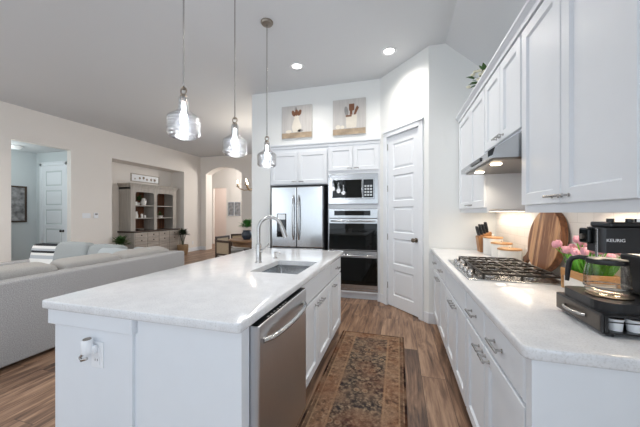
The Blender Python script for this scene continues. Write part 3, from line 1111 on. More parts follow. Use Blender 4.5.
CY0, CY1 = 1.03, 3.618
RB = XR - 0.014
t = thing('worktop', 'white speckled quartz worktop along the right wall under the coffee maker and cooktop', 'worktop', (0.74, 2.3, 0.874))
tb = bmesh.new()
bm = MB()
pts = [(0.385, 3.618)]
r = 0.03
for k in range(6):
    a_ = PI + PI / 2 * k / 5
    pts.append((0.385 + r + r * math.cos(a_), CY0 + r + r * math.sin(a_)))
pts += [(RB, CY0), (RB, 3.618)]
lo = [tb.verts.new((x, y, 0.874)) for x, y in pts]; hi = [tb.verts.new((x, y, TOP)) for x, y in pts]
n = len(pts)
tb.faces.new(lo[::-1]); tb.faces.new(hi)
for k in range(n):
    tb.faces.new((lo[k], lo[(k + 1) % n], hi[(k + 1) % n], hi[k]))
bmesh.ops.recalc_face_normals(tb, faces=tb.faces)
ed = [e for e in tb.edges if abs(e.verts[0].co.z - e.verts[1].co.z) < 1e-5 and all(v.co.x < 0.5 or v.co.y < 1.1 for v in e.verts)]
bmesh.ops.bevel(tb, geom=ed, offset=0.007, segments=3, affect='EDGES', profile=0.5)
bm._merge(tb)
bm.build('slab', M['quartz'], t, True)

t = thing('base_cabinet', 'nearest white base cabinet on the right, two drawers over two doors, end panel showing', 'cabinet', (0.75, 1.5, 0))
MB().box(RX, RB, 1.05, 1.935, 0.105, 0.874).build('body', M['cab'], t)
MB().box(0.50, RB, 1.05, 1.935, 0, 0.105).build('toe_kick', M['cab'], t)
MB().box(0.412, 0.455, 1.044, 1.05, 0.0, 0.874).box(0.455, RB, 1.047, 1.05, 0.0, 0.874).box(0.412, RX, 1.05, 1.085, 0, 0.874).build('end_panel', M['cab'], t)
rdoor(1.095, 1.545, 0.695, 0.855, t, 'drawer', 1.345, 0.777, 0.13)
rdoor(1.555, 1.925, 0.695, 0.855, t, 'drawer', 1.74, 0.777, 0.13)
rdoor(1.095, 1.545, 0.12, 0.683, t, 'door', 1.495, 0.645, 0.085)
rdoor(1.555, 1.925, 0.12, 0.683, t, 'door', 1.605, 0.645, 0.085)
t = thing('base_cabinet', 'white base cabinet directly under the cooktop, two doors below a plain front', 'cabinet', (0.75, 2.32, 0))
MB().box(RX, RB, 1.94, 2.705, 0.105, 0.80).build('body', M['cab'], t)
MB().box(0.50, RB, 1.94, 2.705, 0, 0.105).build('toe_kick', M['cab'], t)
rdoor(1.95, 2.695, 0.695, 0.855, t, 'false_drawer_front')
rdoor(1.95, 2.318, 0.12, 0.683, t, 'door', 2.265, 0.645, 0.085)
rdoor(2.327, 2.695, 0.12, 0.683, t, 'door', 2.38, 0.645, 0.085)
t = thing('base_cabinet', 'farthest white base cabinet on the right, against the end wall by the pantry', 'cabinet', (0.75, 3.16, 0))
MB().box(RX, RB, 2.71, 3.615, 0.105, 0.874).build('body', M['cab'], t)
MB().box(0.50, RB, 2.71, 3.615, 0, 0.105).build('toe_kick', M['cab'], t)
rdoor(2.72, 3.155, 0.695, 0.855, t, 'drawer', 2.93, 0.777, 0.12)
rdoor(3.165, 3.60, 0.695, 0.855, t, 'drawer', 3.38, 0.777, 0.12)
rdoor(2.72, 3.155, 0.12, 0.683, t, 'door', 3.10, 0.645, 0.085)
rdoor(3.165, 3.60, 0.12, 0.683, t, 'door', 3.22, 0.645, 0.085)

# gas cooktop
t = thing('gas_cooktop', 'stainless steel gas cooktop with dark cast iron grates', 'cooktop', (0.70, 2.33, TOP))
bm = MB().box(0.43, 0.965, 1.965, 2.725, TOP, TOP + 0.010, 0.004)
bm.build('tray', M['steel_h'], t)
for (x, y, r) in ((0.60, 2.10, 0.042), (0.83, 2.10, 0.036), (0.72, 2.345, 0.052), (0.60, 2.59, 0.036), (0.83, 2.59, 0.042)):
    h = MB().lathe([(r + 0.012, 0.008), (r + 0.010, 0.016), (r, 0.018), (r - 0.004, 0.024), (0, 0.024)], (x, y, TOP), 20).build('burner', M['nickel'], t, True)
    MB().lathe([(r - 0.002, 0.024), (r - 0.004, 0.032), (0, 0.034)], (x, y, TOP), 20).build('burner_cap', M['black_iron'], h, True)
for k, (y0, y1) in enumerate(((1.98, 2.222), (2.228, 2.462), (2.468, 2.71))):
    bm = MB()
    x0, x1 = 0.515, 0.95
    z = TOP + 0.047
    s = 0.0065
    for y in (y0 + s, y1 - s):
        bm.box(x0, x1, y - s, y + s, z - 0.012, z, 0.003)
    for x in (x0 + s, x1 - s, (x0 + x1) / 2):
        bm.box(x - s, x + s, y0, y1, z - 0.012, z, 0.003)
    ym = (y0 + y1) / 2
    bm.box(x0, x1, ym - s, ym + s, z - 0.011, z + 0.001, 0.003)
    for x in (x0 + 0.07, x0 + 0.145, x1 - 0.145, x1 - 0.07):
        bm.box(x - s, x + s, y0, ym - 0.045, z - 0.011, z + 0.001, 0.003)
        bm.box(x - s, x + s, ym + 0.045, y1, z - 0.011, z + 0.001, 0.003)
    for x in (x0 + s, x1 - s, (x0 + x1) / 2):
        for y in (y0 + s, y1 - s):
            bm.box(x - s, x + s, y - s, y + s, TOP + 0.010, z - 0.01)
    bm.build('grate', M['black_iron'], t)
for k in range(5):
    y = 2.10 + 0.118 * k
    MB().lathe([(0.022, 0.010), (0.022, 0.014), (0.019, 0.016), (0.017, 0.038), (0.014, 0.041), (0, 0.041)], (0.472, y, TOP), 18).build('knob', M['nickel'], t, True)

# ------------------------------------------------------------------ right-hand wall cabinets
UX = 0.71       # carcass front; doors end at 0.69
UB, UT = 1.372, 2.44
UF = Fr((UX, 0, 0), (0, -1, 0), (-1, 0, 0))


def upper(y0, y1, z0, label, split, hand=True):
    t = thing('wall_cabinet', label, 'cabinet', (0.9, (y0 + y1) / 2, z0))
    MB().box(UX, XR - 0.013, y0, y1, z0, UT - 0.03).build('body', M['cab'], t)
    if z0 < 1.5:
        MB().box(UX, UX + 0.018, y0, y1, z0 - 0.03, z0).box(UX + 0.02, XR - 0.013, y0, y0 + 0.016, z0 - 0.0, z0 + 0.002).build('light_rail', M['cab'], t)
    zb = z0 + 0.012
    d = shaker(UF, -(y1 - 0.006), -(split + 0.003), zb, UT - 0.055, t); pull(UF, -(split + 0.04), zb + 0.032, 0.02, 0.075, False, d)
    d = shaker(UF, -(split - 0.003), -(y0 + 0.006), zb, UT - 0.055, t); pull(UF, -(split - 0.04), zb + 0.032, 0.02, 0.075, False, d)
    return t


upper(1.055, 1.885, UB, 'tall white wall cabinet nearest the camera, above the coffee maker', 1.475)
upper(1.89, 2.60, 1.83, 'short white wall cabinet directly above the range hood', 2.235)
upper(2.605, 3.618, UB, 'white wall cabinet farthest down the right wall, above the knife block', 3.08)
# crown along the top
bm = MB()
prof = [(0.70, UT - 0.045), (0.683, UT - 0.045), (0.680, UT - 0.02), (0.662, UT), (0.655, UT + 0.004), (0.655, UT + 0.02), (0.70, UT + 0.02)]
bm.prism([(x, 1.04, z) for x, z in prof], (0, 3.615 - 1.04, 0))
bm.box(0.70, XR - 0.02, 1.04, 3.615, UT - 0.03, UT + 0.015)
o = bm.build('trim_4', M['cab']); struct(o)

# range hood
t = thing('range_hood', 'slanted stainless steel range hood over the cooktop', 'range hood', (0.8, 2.25, 1.66))
y0, y1 = 1.90, 2.655
pts = [(XR - 0.014, y0, 1.672), (0.525, y0, 1.672), (0.525, y0, 1.71), (0.705, y0, 1.826), (XR - 0.014, y0, 1.826)]
MB().prism(pts, (0, y1 - y0, 0)).build('canopy', M['steel_h'], t)
MB().box(0.56, 1.03, y0 + 0.03, y1 - 0.03, 1.662, 1.672).build('filter', M['nickel_dark'], t)
bm = MB().box(0.517, 0.525, 2.05, 2.30, 1.680, 1.702, 0.002); cpn = bm.build('control_strip', M['black'], t)
MB().prism([(0.522, y0 - 0.003, 1.676), (0.522, y0 - 0.003, 1.712), (0.56, y0 - 0.003, 1.737), (0.548, y0 - 0.003, 1.69)], (0, 0.003, 0)).build('corner_cap', M['black'], t)
for y in (2.08, 2.47):
    MB().lathe([(0.0, 1.656), (0.030, 1.656), (0.034, 1.662), (0.0, 1.662)], (0.62, y, 0), 18).build('hood_lamp', M['glow_warm'], t)

# strip lights under the wall cabinets
def strip(y0, y1, label, power):
    t = thing('strip_light', label, 'light', (1.0, (y0 + y1) / 2, 1.35), 'strip lights under the wall cabinets')
    MB().box(0.955, 1.015, y0, y1, UB - 0.018, UB, 0.003).build('housing', M['white_plastic'], t)
    MB().box(0.96, 1.01, y0 + 0.01, y1 - 0.01, UB - 0.021, UB - 0.018).build('diffuser', M['glow_strip'], t)
    area('strip_lamp', (0.985, (y0 + y1) / 2, UB - 0.024), (0, 0, 0), 0.05, y1 - y0 - 0.03, power, (1.0, 0.85, 0.66)).parent = None


strip(1.10, 1.84, 'warm strip light under the tall wall cabinet over the coffee maker', 1.8)
strip(2.68, 3.50, 'warm strip light under the far wall cabinet over the canisters', 1.5)
def spot(name, loc, power, col, size=1.2, blend=0.8, r=0.04):
    d = bpy.data.lights.new(name, 'SPOT'); d.energy = power; d.color = col; d.spot_size = size; d.spot_blend = blend; d.shadow_soft_size = r
    o = bpy.data.objects.new(name, d); o.location = loc; C.objects.link(o)
    return o
spot('hood_light', (0.62, 2.08, 1.65), 5, (1, 0.86, 0.68), 2.6)
spot('hood_light', (0.62, 2.47, 1.65), 5, (1, 0.86, 0.68), 2.6)

# ------------------------------------------------------------------ back wall: fridge and ovens
BF = Fr((0, KY, 0), (1, 0, 0), (0, -1, 0))      # a = world x
t = thing('wall_cabinet', 'white two-door cabinet above the fridge', 'cabinet', (-1.57, 4.6, 1.80))
MB().box(-2.07, -1.075, KY, 4.98, 1.80, 2.43).build('body', M['cab'], t)
d = shaker(BF, -2.06, -1.574, 1.815, 2.335, t, fr=0.058); pull(BF, -1.63, 1.852, 0.02, 0.075, False, d)
d = shaker(BF, -1.568, -1.085, 1.815, 2.335, t, fr=0.058); pull(BF, -1.51, 1.852, 0.02, 0.075, False, d)
t = thing('oven_cabinet', 'tall white cabinet housing the microwave and the double oven', 'cabinet', (-0.67, 4.6, 0))
bm = MB()
bm.box(-1.07, -1.045, KY, 4.98, 0.10, 2.43)
bm.box(-0.30, -0.262, KY - 0.001, 4.98, 0.0, 2.43)
bm.box(-1.045, -0.30, KY, 4.98, 1.95, 2.43)
bm.box(-1.045, -0.30, KY + 0.02, 4.98, 1.405, 1.475)
bm.box(-1.045, -0.30, KY, 4.98, 0.105, 0.135)
bm.box(-1.045, -0.30, 4.9, 4.98, 0.105, 1.95)
bm.build('body', M['cab'], t)
MB().box(-1.07, -0.30, KY + 0.06, 4.98, 0, 0.105).build('toe_kick', M['cab'], t)
d = shaker(BF, -1.055, -0.672, 2.00, 2.375, t, fr=0.058); pull(BF, -0.72, 2.035, 0.02, 0.075, False, d)
d = shaker(BF, -0.666, -0.285, 2.00, 2.375, t, fr=0.058); pull(BF, -0.615, 2.035, 0.02, 0.075, False, d)
slab(BF, -1.055, -0.29, 0.108, 0.132, t, name='bottom_rail')
bm = MB()
prof = [(KY + 0.02, 2.40), (KY - 0.014, 2.40), (KY - 0.018, 2.425), (KY - 0.034, 2.445), (KY - 0.036, 2.462), (KY + 0.02, 2.462)]
bm.prism([(-2.074, y, z) for y, z in prof], (-0.262 + 2.074, 0, 0))
struct(bm.build('trim_5', M['cab']))

# fridge
FX0, FX1, FY, FT = -1.975, -1.107, 4.14, 1.755
t = thing('refrigerator', 'stainless steel French-door refrigerator with water dispenser', 'refrigerator', (-1.54, 4.5, 0))
MB().box(FX0, FX1, FY + 0.07, 4.95, 0.02, FT - 0.01, 0.004).build('body', M['black'], t)
FF = Fr((0, FY + 0.07, 0), (1, 0, 0), (0, -1, 0))
mid = (FX0 + FX1) / 2
def handle_arc(pts, par):
    MB().tube(pts, 0.012, 10).build('handle', M['steel_v'], par, True)
dl = MB().fbox(FF, FX0 + 0.003, mid - 0.003, 0.80, FT, 0.0, 0.065, 0.012).build('door', M['steel_v'], t)
dr = MB().fbox(FF, mid + 0.003, FX1 - 0.003, 0.80, FT, 0.0, 0.065, 0.012).build('door', M['steel_v'], t)
for s, dd in ((-1, dl), (1, dr)):
    pts = []
    for k in range(11):
        f = k / 10
        pts.append(FF.p(mid + s * 0.045, 0.92 + 0.70 * f, 0.065 + 0.055 * math.sin(PI * f) ** 0.4))
    handle_arc(pts, dd)
for z0, z1 in ((0.435, 0.79), (0.06, 0.425)):
    dd = MB().fbox(FF, FX0 + 0.003, FX1 - 0.003, z0, z1, 0.0, 0.065, 0.012).build('drawer', M['steel_h'], t)
    handle_arc([FF.p(FX0 + 0.08 + (FX1 - FX0 - 0.16) * k / 10, z1 - 0.06, 0.065 + 0.05 * math.sin(PI * k / 10) ** 0.4) for k in range(11)], dd)
bm = MB().fbox(FF, FX0 + 0.10, FX0 + 0.265, 0.955, 1.33, 0.062, 0.068, 0.003); dsp = bm.build('dispenser', M['black_gloss'], dl)
FX = FX0
t2 = MB().fbox(FF, FX + 0.115, FX + 0.25, 1.235, 1.32, 0.068, 0.071, 0.001).build('dispenser_panel', M['nickel'], dl)
MB().box(FX0 + 0.02, FX1 - 0.02, 4.3, 4.9, FT - 0.01, FT + 0.005).build('top_hinge_cover', M['black'], t)

# microwave
t = thing('microwave', 'built-in stainless steel microwave above the double oven', 'microwave', (-0.672, 4.5, 1.48))
OX0, OX1 = -1.043, -0.302
MB().box(OX0, OX1, KY + 0.001, 4.8, 1.478, 1.945).build('body', M['black'], t)
fr = MB().fbox(BF, OX0 - 0.018, OX1 + 0.014, 1.478, 1.945, 0.0, 0.018, 0.004)
fr.build('trim_frame', M['steel_h'], t)
dd = MB().fbox(BF, OX0 + 0.035, OX1 - 0.04, 1.555, 1.87, 0.018, 0.045, 0.005).build('door', M['steel_h'], t)
MB().fbox(BF, OX0 + 0.05, OX1 - 0.228, 1.572, 1.852, 0.045, 0.047).build('window_pane', M['black_gloss'], dd)
cpn = MB().fbox(BF, OX1 - 0.205, OX1 - 0.055, 1.575, 1.85, 0.045, 0.048, 0.001).build('control_panel', M['black_gloss'], t)
bm = MB()
for i in range(3):
    for j in range(4):
        bm.fbox(BF, OX1 - 0.188 + 0.042 * i, OX1 - 0.158 + 0.042 * i, 1.60 + 0.045 * j, 1.628 + 0.045 * j, 0.048, 0.0485)
bm.build('keypad', M['nickel'], cpn)
MB().tube([BF.p(OX1 - 0.222, 1.59 + 0.24 * k / 8, 0.045 + 0.032 * math.sin(PI * k / 8) ** 0.4) for k in range(9)], 0.008, 10).build('handle', M['steel_v'], dd, True)

# double oven
t = thing('double_oven', 'stainless steel and black glass double wall oven', 'oven', (-0.672, 4.5, 0.14))
MB().box(OX0, OX1, KY + 0.001, 4.88, 0.136, 1.402).build('body', M['black'], t)
cpn = MB().fbox(BF, OX0 - 0.012, OX1 + 0.010, 1.262, 1.402, 0.0, 0.03, 0.003).build('control_panel', M['steel_h'], t)
MB().fbox(BF, OX0 + 0.08, OX1 - 0.10, 1.302, 1.375, 0.03, 0.032).build('display', M['black_gloss'], cpn)
for i, (z0, z1, hz) in enumerate(((0.765, 1.255, 1.215), (0.178, 0.755, 0.69))):
    dd = MB().fbox(BF, OX0 - 0.012, OX1 + 0.010, z0, z1, 0.0, 0.032, 0.004).build('door', M['steel_h'], t)
    MB().fbox(BF, OX0 + 0.0, OX1 - 0.0, z0 + (0.01 if i == 0 else 0.06), hz - 0.035, 0.032, 0.036, 0.001).build('window_pane', M['black_gloss'], dd)
    h = MB()
    h.tube([BF.p(OX0 + 0.03 + (OX1 - OX0 - 0.06) * k / 12, hz, 0.034 + 0.05 * math.sin(PI * k / 12) ** 0.3) for k in range(13)], 0.0115, 12)
    h.build('handle', M['steel_v'], dd, True)
MB().fbox(BF, OX0 - 0.012, OX1 + 0.010, 0.138, 0.172, 0.0, 0.02, 0.003).build('vent_trim', M['steel_h'], t)

# two canvas prints on the wall above
M['canvas'] = mat('whitewashed board print', rgb(200, 197, 194), 0.8, bump=0.05, scale=6, var=0.08, stretch=(6, 6, 0.4))
M['print_shelf'] = mat('printed shelf', rgb(168, 150, 128), 0.8, var=0.25, scale=12)
M['print_wood'] = mat('printed wooden spoons', rgb(126, 86, 62), 0.8, var=0.15)
M['print_white'] = mat('printed crock', rgb(226, 220, 208), 0.8, var=0.05, scale=10)


def ell(F, a, z, ra, rb, c, rot=0, n=20):
    return [F.p(a + ra * math.cos(2 * PI * k / n) * math.cos(rot) - rb * math.sin(2 * PI * k / n) * math.sin(rot),
                z + ra * math.cos(2 * PI * k / n) * math.sin(rot) + rb * math.sin(2 * PI * k / n) * math.cos(rot), c) for k in range(n)]


def at_wall(u, v):
    s = (u - 320) / 280.0
    fx_, fy_ = -math.sin(YAW) + s * math.cos(YAW), math.cos(YAW) + s * math.sin(YAW)
    d = KY / fy_
    return d * fx_, CAM_H - (v - 213) * d / 280.0


for idx in range(2):
    if idx == 0:
        x0, zt = at_wall(282.4, 107.8); x1, zb = at_wall(312.5, 137.3)
    else:
        x0, zt = at_wall(333.2, 101.5); x1, zb = at_wall(366, 133.8)
    lab = ('square canvas print above the fridge, a white jug of wooden spoons', 'square canvas print above the ovens, a cream crock of wooden utensils')[idx]
    t = thing('canvas_print', lab, 'picture', ((x0 + x1) / 2, KY, zb), 'pair of kitchen canvas prints')
    S = x1 - x0; H = zt - zb
    MB().fbox(BF, x0, x1, zb, zt, 0.0, 0.03, 0.003).build('canvas', M['canvas'], t)
    c = 0.0302
    nF = (0, -0.0006, 0)
    bm = MB().fbox(BF, x0 + 0.003, x1 - 0.003, zb + 0.05 * H, zb + 0.17 * H, c - 0.001, c + 0.0002)
    bm.fbox(BF, x0 + 0.003, x1 - 0.003, zb + 0.003, zb + 0.05 * H, c - 0.001, c)
    bm.build('printed_shelf', M['print_shelf'], t)
    A = lambda f: x0 + S * f
    Z_ = lambda f: zb + H * f
    d = MB()
    g = MB(); w = MB()
    if idx == 0:
        g.prism([BF.p(A(p), Z_(q), c) for p, q in ((0.38, 0.18), (0.62, 0.18), (0.66, 0.34), (0.6, 0.5), (0.56, 0.62), (0.60, 0.68), (0.40, 0.68), (0.44, 0.62), (0.38, 0.5), (0.34, 0.34))], nF)
        g.prism(ell(BF, A(0.24), Z_(0.21), 0.10 * S, 0.05 * H, c), nF)
        for aa, zz, rot in ((0.40, 0.76, 0.4), (0.50, 0.78, 0), (0.60, 0.77, -0.4)):
            w.prism(ell(BF, A(aa), Z_(zz), 0.055 * S, 0.10 * H, c + 0.0008, rot), nF)
        d.prism(ell(BF, A(0.62), Z_(0.22), 0.09 * S, 0.04 * H, c), nF)
        d.prism(ell(BF, A(0.48), Z_(0.88), 0.04 * S, 0.07 * H, c), nF)
    else:
        g.prism([BF.p(A(p), Z_(q), c) for p, q in ((0.42, 0.19), (0.72, 0.19), (0.74, 0.55), (0.40, 0.55))], nF)
        g.prism(ell(BF, A(0.16), Z_(0.23), 0.08 * S, 0.06 * H, c), nF); g.prism(ell(BF, A(0.30), Z_(0.22), 0.06 * S, 0.05 * H, c), nF)
        w.prism([BF.p(A(p), Z_(q), c + 0.0008) for p, q in ((0.52, 0.55), (0.60, 0.55), (0.60, 0.66), (0.66, 0.68), (0.66, 0.86), (0.50, 0.86), (0.50, 0.68), (0.53, 0.66))], nF)
        w.prism([BF.p(A(p), Z_(q), c + 0.0008) for p, q in ((0.64, 0.55), (0.70, 0.55), (0.80, 0.74), (0.74, 0.80), (0.68, 0.68))], nF)
        w.prism([BF.p(A(p), Z_(q), c + 0.0012) for p, q in ((0.40, 0.50), (0.58, 0.50), (0.58, 0.545), (0.40, 0.545))], nF)
        d.prism(ell(BF, A(0.42), Z_(0.66), 0.06 * S, 0.14 * H, c, 0.15), nF)
    g.build('printed_crockery', M['print_white'], t); w.build('printed_spoons', M['print_wood'], t); d.build('printed_whisk', M['print_grey'], t)

# ------------------------------------------------------------------ things on the right worktop
# knife block
t = thing('knife_block', 'wooden knife block full of black-handled knives beside the canisters', 'knife block', (0.90, 3.44, TOP))
bx, by = 0.855, 3.43
MB().corners([(bx, by - 0.05, TOP), (bx + 0.17, by - 0.05, TOP), (bx + 0.17, by + 0.06, TOP), (bx, by + 0.06, TOP),
              (bx - 0.02, by - 0.05, TOP + 0.17), (bx + 0.11, by - 0.05, TOP + 0.225), (bx + 0.11, by + 0.06, TOP + 0.225), (bx - 0.02, by + 0.06, TOP + 0.17)], 0.005).build('block', M['block_wood'], t)
for i in range(4):
    for j in range(2):
        p = Vector((bx + 0.0 + 0.028 * i, by - 0.022 + 0.05 * j, TOP + 0.18 + 0.0118 * i))
        q = p + Vector((-0.022, 0, 0.10 + 0.012 * (i % 2)))
        k = tag(MB().tube([p, p + (q - p) * 0.3, p + (q - p) * 0.8, q], [0.008, 0.0095, 0.0105, 0.007], 8).build('knife', M['black'], None, True),
                'black-handled kitchen knife standing in the wooden knife block', 'knife', 'knives in the block')

# canisters
for i, (x, y, r, h, lab) in enumerate(((0.945, 3.27, 0.088, 0.165, 'tallest white canister with wooden lid, next to the knife block'),
                                       (0.965, 3.085, 0.088, 0.125, 'middle-sized white canister with wooden lid, between its two neighbours'),
                                       (0.968, 2.89, 0.092, 0.092, 'shortest white canister with wooden lid, nearest the round board'))):
    t = thing('canister', lab, 'canister', (x, y, TOP), 'white kitchen canisters')
    MB().lathe([(0, 0), (r * 0.95, 0), (r, 0.006), (r, h), (r - 0.004, h), (0, h)], (x, y, TOP), 32).build('jar', M['white_ceramic'], t, True)
    l = MB().lathe([(r - 0.006, h), (r + 0.003, h + 0.002), (r + 0.003, h + 0.013), (r, h + 0.015), (0, h + 0.015)], (x, y, TOP), 32).build('lid', M['lid_wood'], t, True)
    MB().lathe([(0.006, h + 0.015), (0.008, h + 0.022), (0.013, h + 0.032), (0.009, h + 0.040), (0, h + 0.042)], (x, y, TOP), 16).build('lid_knob', M['white_ceramic'], l, True)

# round board leaning on the splashback
t = thing('cutting_board', 'large round striped wooden cutting board leaning on the tiled wall', 'cutting board', (1.0, 2.40, 0.93))
R0 = 0.228
tilt = math.radians(8)
Mx = Matrix.Rotation(PI / 2 + 0, 3, 'Y')
# local: disc axis along -x (tilted), handle towards +y and down
cz = TOP + 0.004 + R0 * math.cos(tilt)
cc = Vector((1.022, 2.385, cz))
Rt = Matrix.Rotation(tilt, 3, 'Y') @ Matrix.Rotation(-PI / 2, 3, 'Y')
bm = MB().lathe([(0.0, -0.017), (R0 - 0.004, -0.017), (R0, -0.013), (R0, 0.0)], cc, 64, M=Rt, closed=False)
bm.bm.normal_update()
bm = MB().lathe([(0, 0.012), (R0 - 0.004, 0.012), (R0 - 0.004, 0.016), (0, 0.016)], cc, 64, M=Rt)
# handle, same plate
hdv = Vector((-0.60, 0.80, 0))    # in disc plane: local x is up-ish, local y world y
pl = []
for (u, v) in ((R0 * 0.9, -0.045), (R0 + 0.05, -0.026), (R0 + 0.085, -0.03), (R0 + 0.105, -0.012), (R0 + 0.105, 0.012), (R0 + 0.085, 0.03), (R0 + 0.05, 0.026), (R0 * 0.9, 0.045)):
    q = Vector((hdv.x * u - hdv.y * v, hdv.y * u + hdv.x * v, -0.012))
    pl.append(Rt @ q + cc)
bm.build('board_face', M['acacia'], t)
MB().lathe([(0, -0.03), (R0 - 0.004, -0.03), (R0, -0.026), (R0, 0.010), (R0 - 0.002, 0.012), (0, 0.012)], cc, 64, M=Rt).build('board_edge', M['bark'], t, True)
MB().prism(pl, Rt @ Vector((0, 0, 0.024))).build('handle', M['bark'], t)
qh = Rt @ Vector((hdv.x * (R0 + 0.082), hdv.y * (R0 + 0.082), 0.0135)) + cc
MB().cyl(qh, qh + Rt @ Vector((0, 0, 0.002)), 0.009, n=14).build('hanging_hole', M['black'], t)

# tulips in a white planter with a wooden frame
t = thing('planter_box', 'white planter with a light wooden frame, holding pink tulips', 'planter', (0.98, 1.80, TOP))
x0, x1, y0, y1 = 0.905, 1.045, 1.70, 1.93
z1 = TOP + 0.115
bm = MB().box(x0 + 0.008, x1 - 0.008, y0 + 0.008, y1 - 0.008, TOP + 0.008, z1 - 0.012)
bm.build('pot', M['white_ceramic'], t)
MB().box(x0 + 0.012, x1 - 0.012, y0 + 0.012, y1 - 0.012, z1 - 0.012, z1 - 0.008).build('soil', M['leaf_dark'], t)
bm = MB()
for xx in (x0, x1 - 0.016):
    for yy in (y0, y1 - 0.016):
        bm.box(xx, xx + 0.016, yy, yy + 0.016, TOP, z1, 0.002)
bm.build('frame_post', M['lid_wood'], t)
bm = MB().box(x0 - 0.002, x0 + 0.010, y0, y1, z1 - 0.04, z1, 0.002).box(x1 - 0.010, x1 + 0.002, y0, y1, z1 - 0.04, z1, 0.002)
bm.box(x0, x1, y0 - 0.002, y0 + 0.010, z1 - 0.04, z1, 0.002).box(x0, x1, y1 - 0.010, y1 + 0.002, z1 - 0.04, z1, 0.002)
bm.build('frame_rim', M['lid_wood'], t)
tul = None
k = 0
for i in range(4):
    for j in range(6):
        fu, fv = (i - 1.5) / 1.5, (j - 2.5) / 2.5
        px = (x0 + x1) / 2 + 0.038 * fu + random.uniform(-0.008, 0.008)
        py = (y0 + y1) / 2 + 0.085 * fv + random.uniform(-0.008, 0.008)
        hz = 0.150 - 0.045 * max(abs(fu), abs(fv)) + random.uniform(-0.022, 0.022)
        lean = Vector((0.040 * fu + random.uniform(-0.012, 0.012), 0.07 * fv + 0.02 + random.uniform(-0.015, 0.015), 0))
        p = Vector((px, py, z1 - 0.01)); q = p + lean + Vector((0, 0, hz))
        f = thing('tulip', 'pink tulip with green leaves in the white planter', 'flower', tuple(p), 'pink tulips in the planter')
        MB().tube([p, p + lean * 0.3 + Vector((0, 0, hz * 0.6)), q], 0.0028, 6).build('stem', M['leaf_bright'], f, True)
        bm = MB()
        for k in range(2):
            an = random.uniform(0, 6.28)
            bm.leaf(p, (math.cos(an) * 0.35 + lean.x * 6, math.sin(an) * 0.35 + lean.y * 6, 1), (math.cos(an), math.sin(an), -0.3), 0.085 + random.random() * 0.03, 0.026, 0.25)
        bm.build('leaf', M['leaf_bright'], f, True)
        bm = MB()
        bm.lathe([(0.004, -0.002), (0.014, 0.006), (0.017, 0.018), (0.014, 0.030), (0.007, 0.038), (0, 0.040)], q, 12)
        for k in range(3):
            an = k * 2.1 + random.random()
            bm.lathe([(0.0, 0.0), (0.009, 0.010), (0.011, 0.022), (0.006, 0.036), (0, 0.042)], q + Vector((0.009 * math.cos(an), 0.009 * math.sin(an), 0)), 8)
        bm.build('blossom', M['petal_pink'], f, True)

# pod drawer
t = thing('pod_drawer', 'low black coffee pod drawer under the coffee maker, bronze front with handle', 'pod drawer', (0.86, 1.34, TOP))
DX0, DX1, DY0, DY1 = 0.676, 1.035, 1.185, 1.475
z0, z1 = TOP + 0.012, TOP + 0.078
bm = MB().box(DX0 + 0.006, DX1, DY0, DY1, z1 - 0.008, z1, 0.002)
bm.box(DX0 + 0.006, DX1, DY0, DY1, z0, z0 + 0.006, 0.002)
bm.box(DX1 - 0.006, DX1, DY0, DY1, z0, z1)
bm.box(DX0 + 0.006, DX1, DY1 - 0.006, DY1, z0, z1)
for xx in (DX0 + 0.006, DX1 - 0.012):
    bm.box(xx, xx + 0.010, DY0, DY0 + 0.010, z0, z1)
bm.build('case', M['black'], t)
bm = MB().tube([(DX0 + 0.01, DY0 + 0.004, z0 + 0.040), (DX1 - 0.01, DY0 + 0.004, z0 + 0.040)], 0.002, 8)
bm.build('side_wire', M['black'], t, True)
M['bronze_front'] = mat('dark bronze lacquer', rgb(88, 80, 72), 0.28, 0.4, var=0.06)
PFd = Fr((DX0 + 0.006, 0, 0), (0, -1, 0), (-1, 0, 0))
fr = MB().fbox(PFd, -DY1, -DY0, z0, z1, 0.0, 0.008, 0.003).build('drawer_front', M['black'], t)
MB().fbox(PFd, -DY1 + 0.008, -DY0 - 0.008, z0 + 0.007, z1 - 0.007, 0.008, 0.0095, 0.001).build('front_plate', M['bronze_front'], fr)
MB().tube([PFd.p(-1.40 + 0.13 * k / 8, z0 + 0.034, 0.0095 + 0.022 * math.sin(PI * k / 8) ** 0.5) for k in range(9)], 0.006, 10).build('handle', M['nickel'], fr, True)
for xx in (DX0 + 0.03, DX1 - 0.03):
    for yy in (DY0 + 0.02, DY1 - 0.02):
        MB().cyl((xx, yy, TOP), (xx, yy, z0), 0.011, n=12).build('foot', M['black'], t, True)
pod0 = None
for i in range(6):
    px = DX0 + 0.055 + 0.054 * i
    loc = (px, DY0 + 0.036, z0 + 0.006)
    if pod0 is None:
        pod0 = thing('coffee_pod', 'white coffee pod lying in the open side of the pod drawer', 'coffee pod', loc, 'coffee pods in the drawer')
        MB().lathe([(0, 0), (0.019, 0), (0.022, 0.036), (0.025, 0.037), (0.025, 0.041), (0, 0.041)], loc, 20).build('cup', M['white_plastic'], pod0, True)
        MB().lathe([(0, 0.041), (0.0235, 0.041), (0.0235, 0.0425), (0, 0.0425)], loc, 20).build('foil_lid', M['nickel'], pod0, True)
    else:
        dup(pod0, loc)

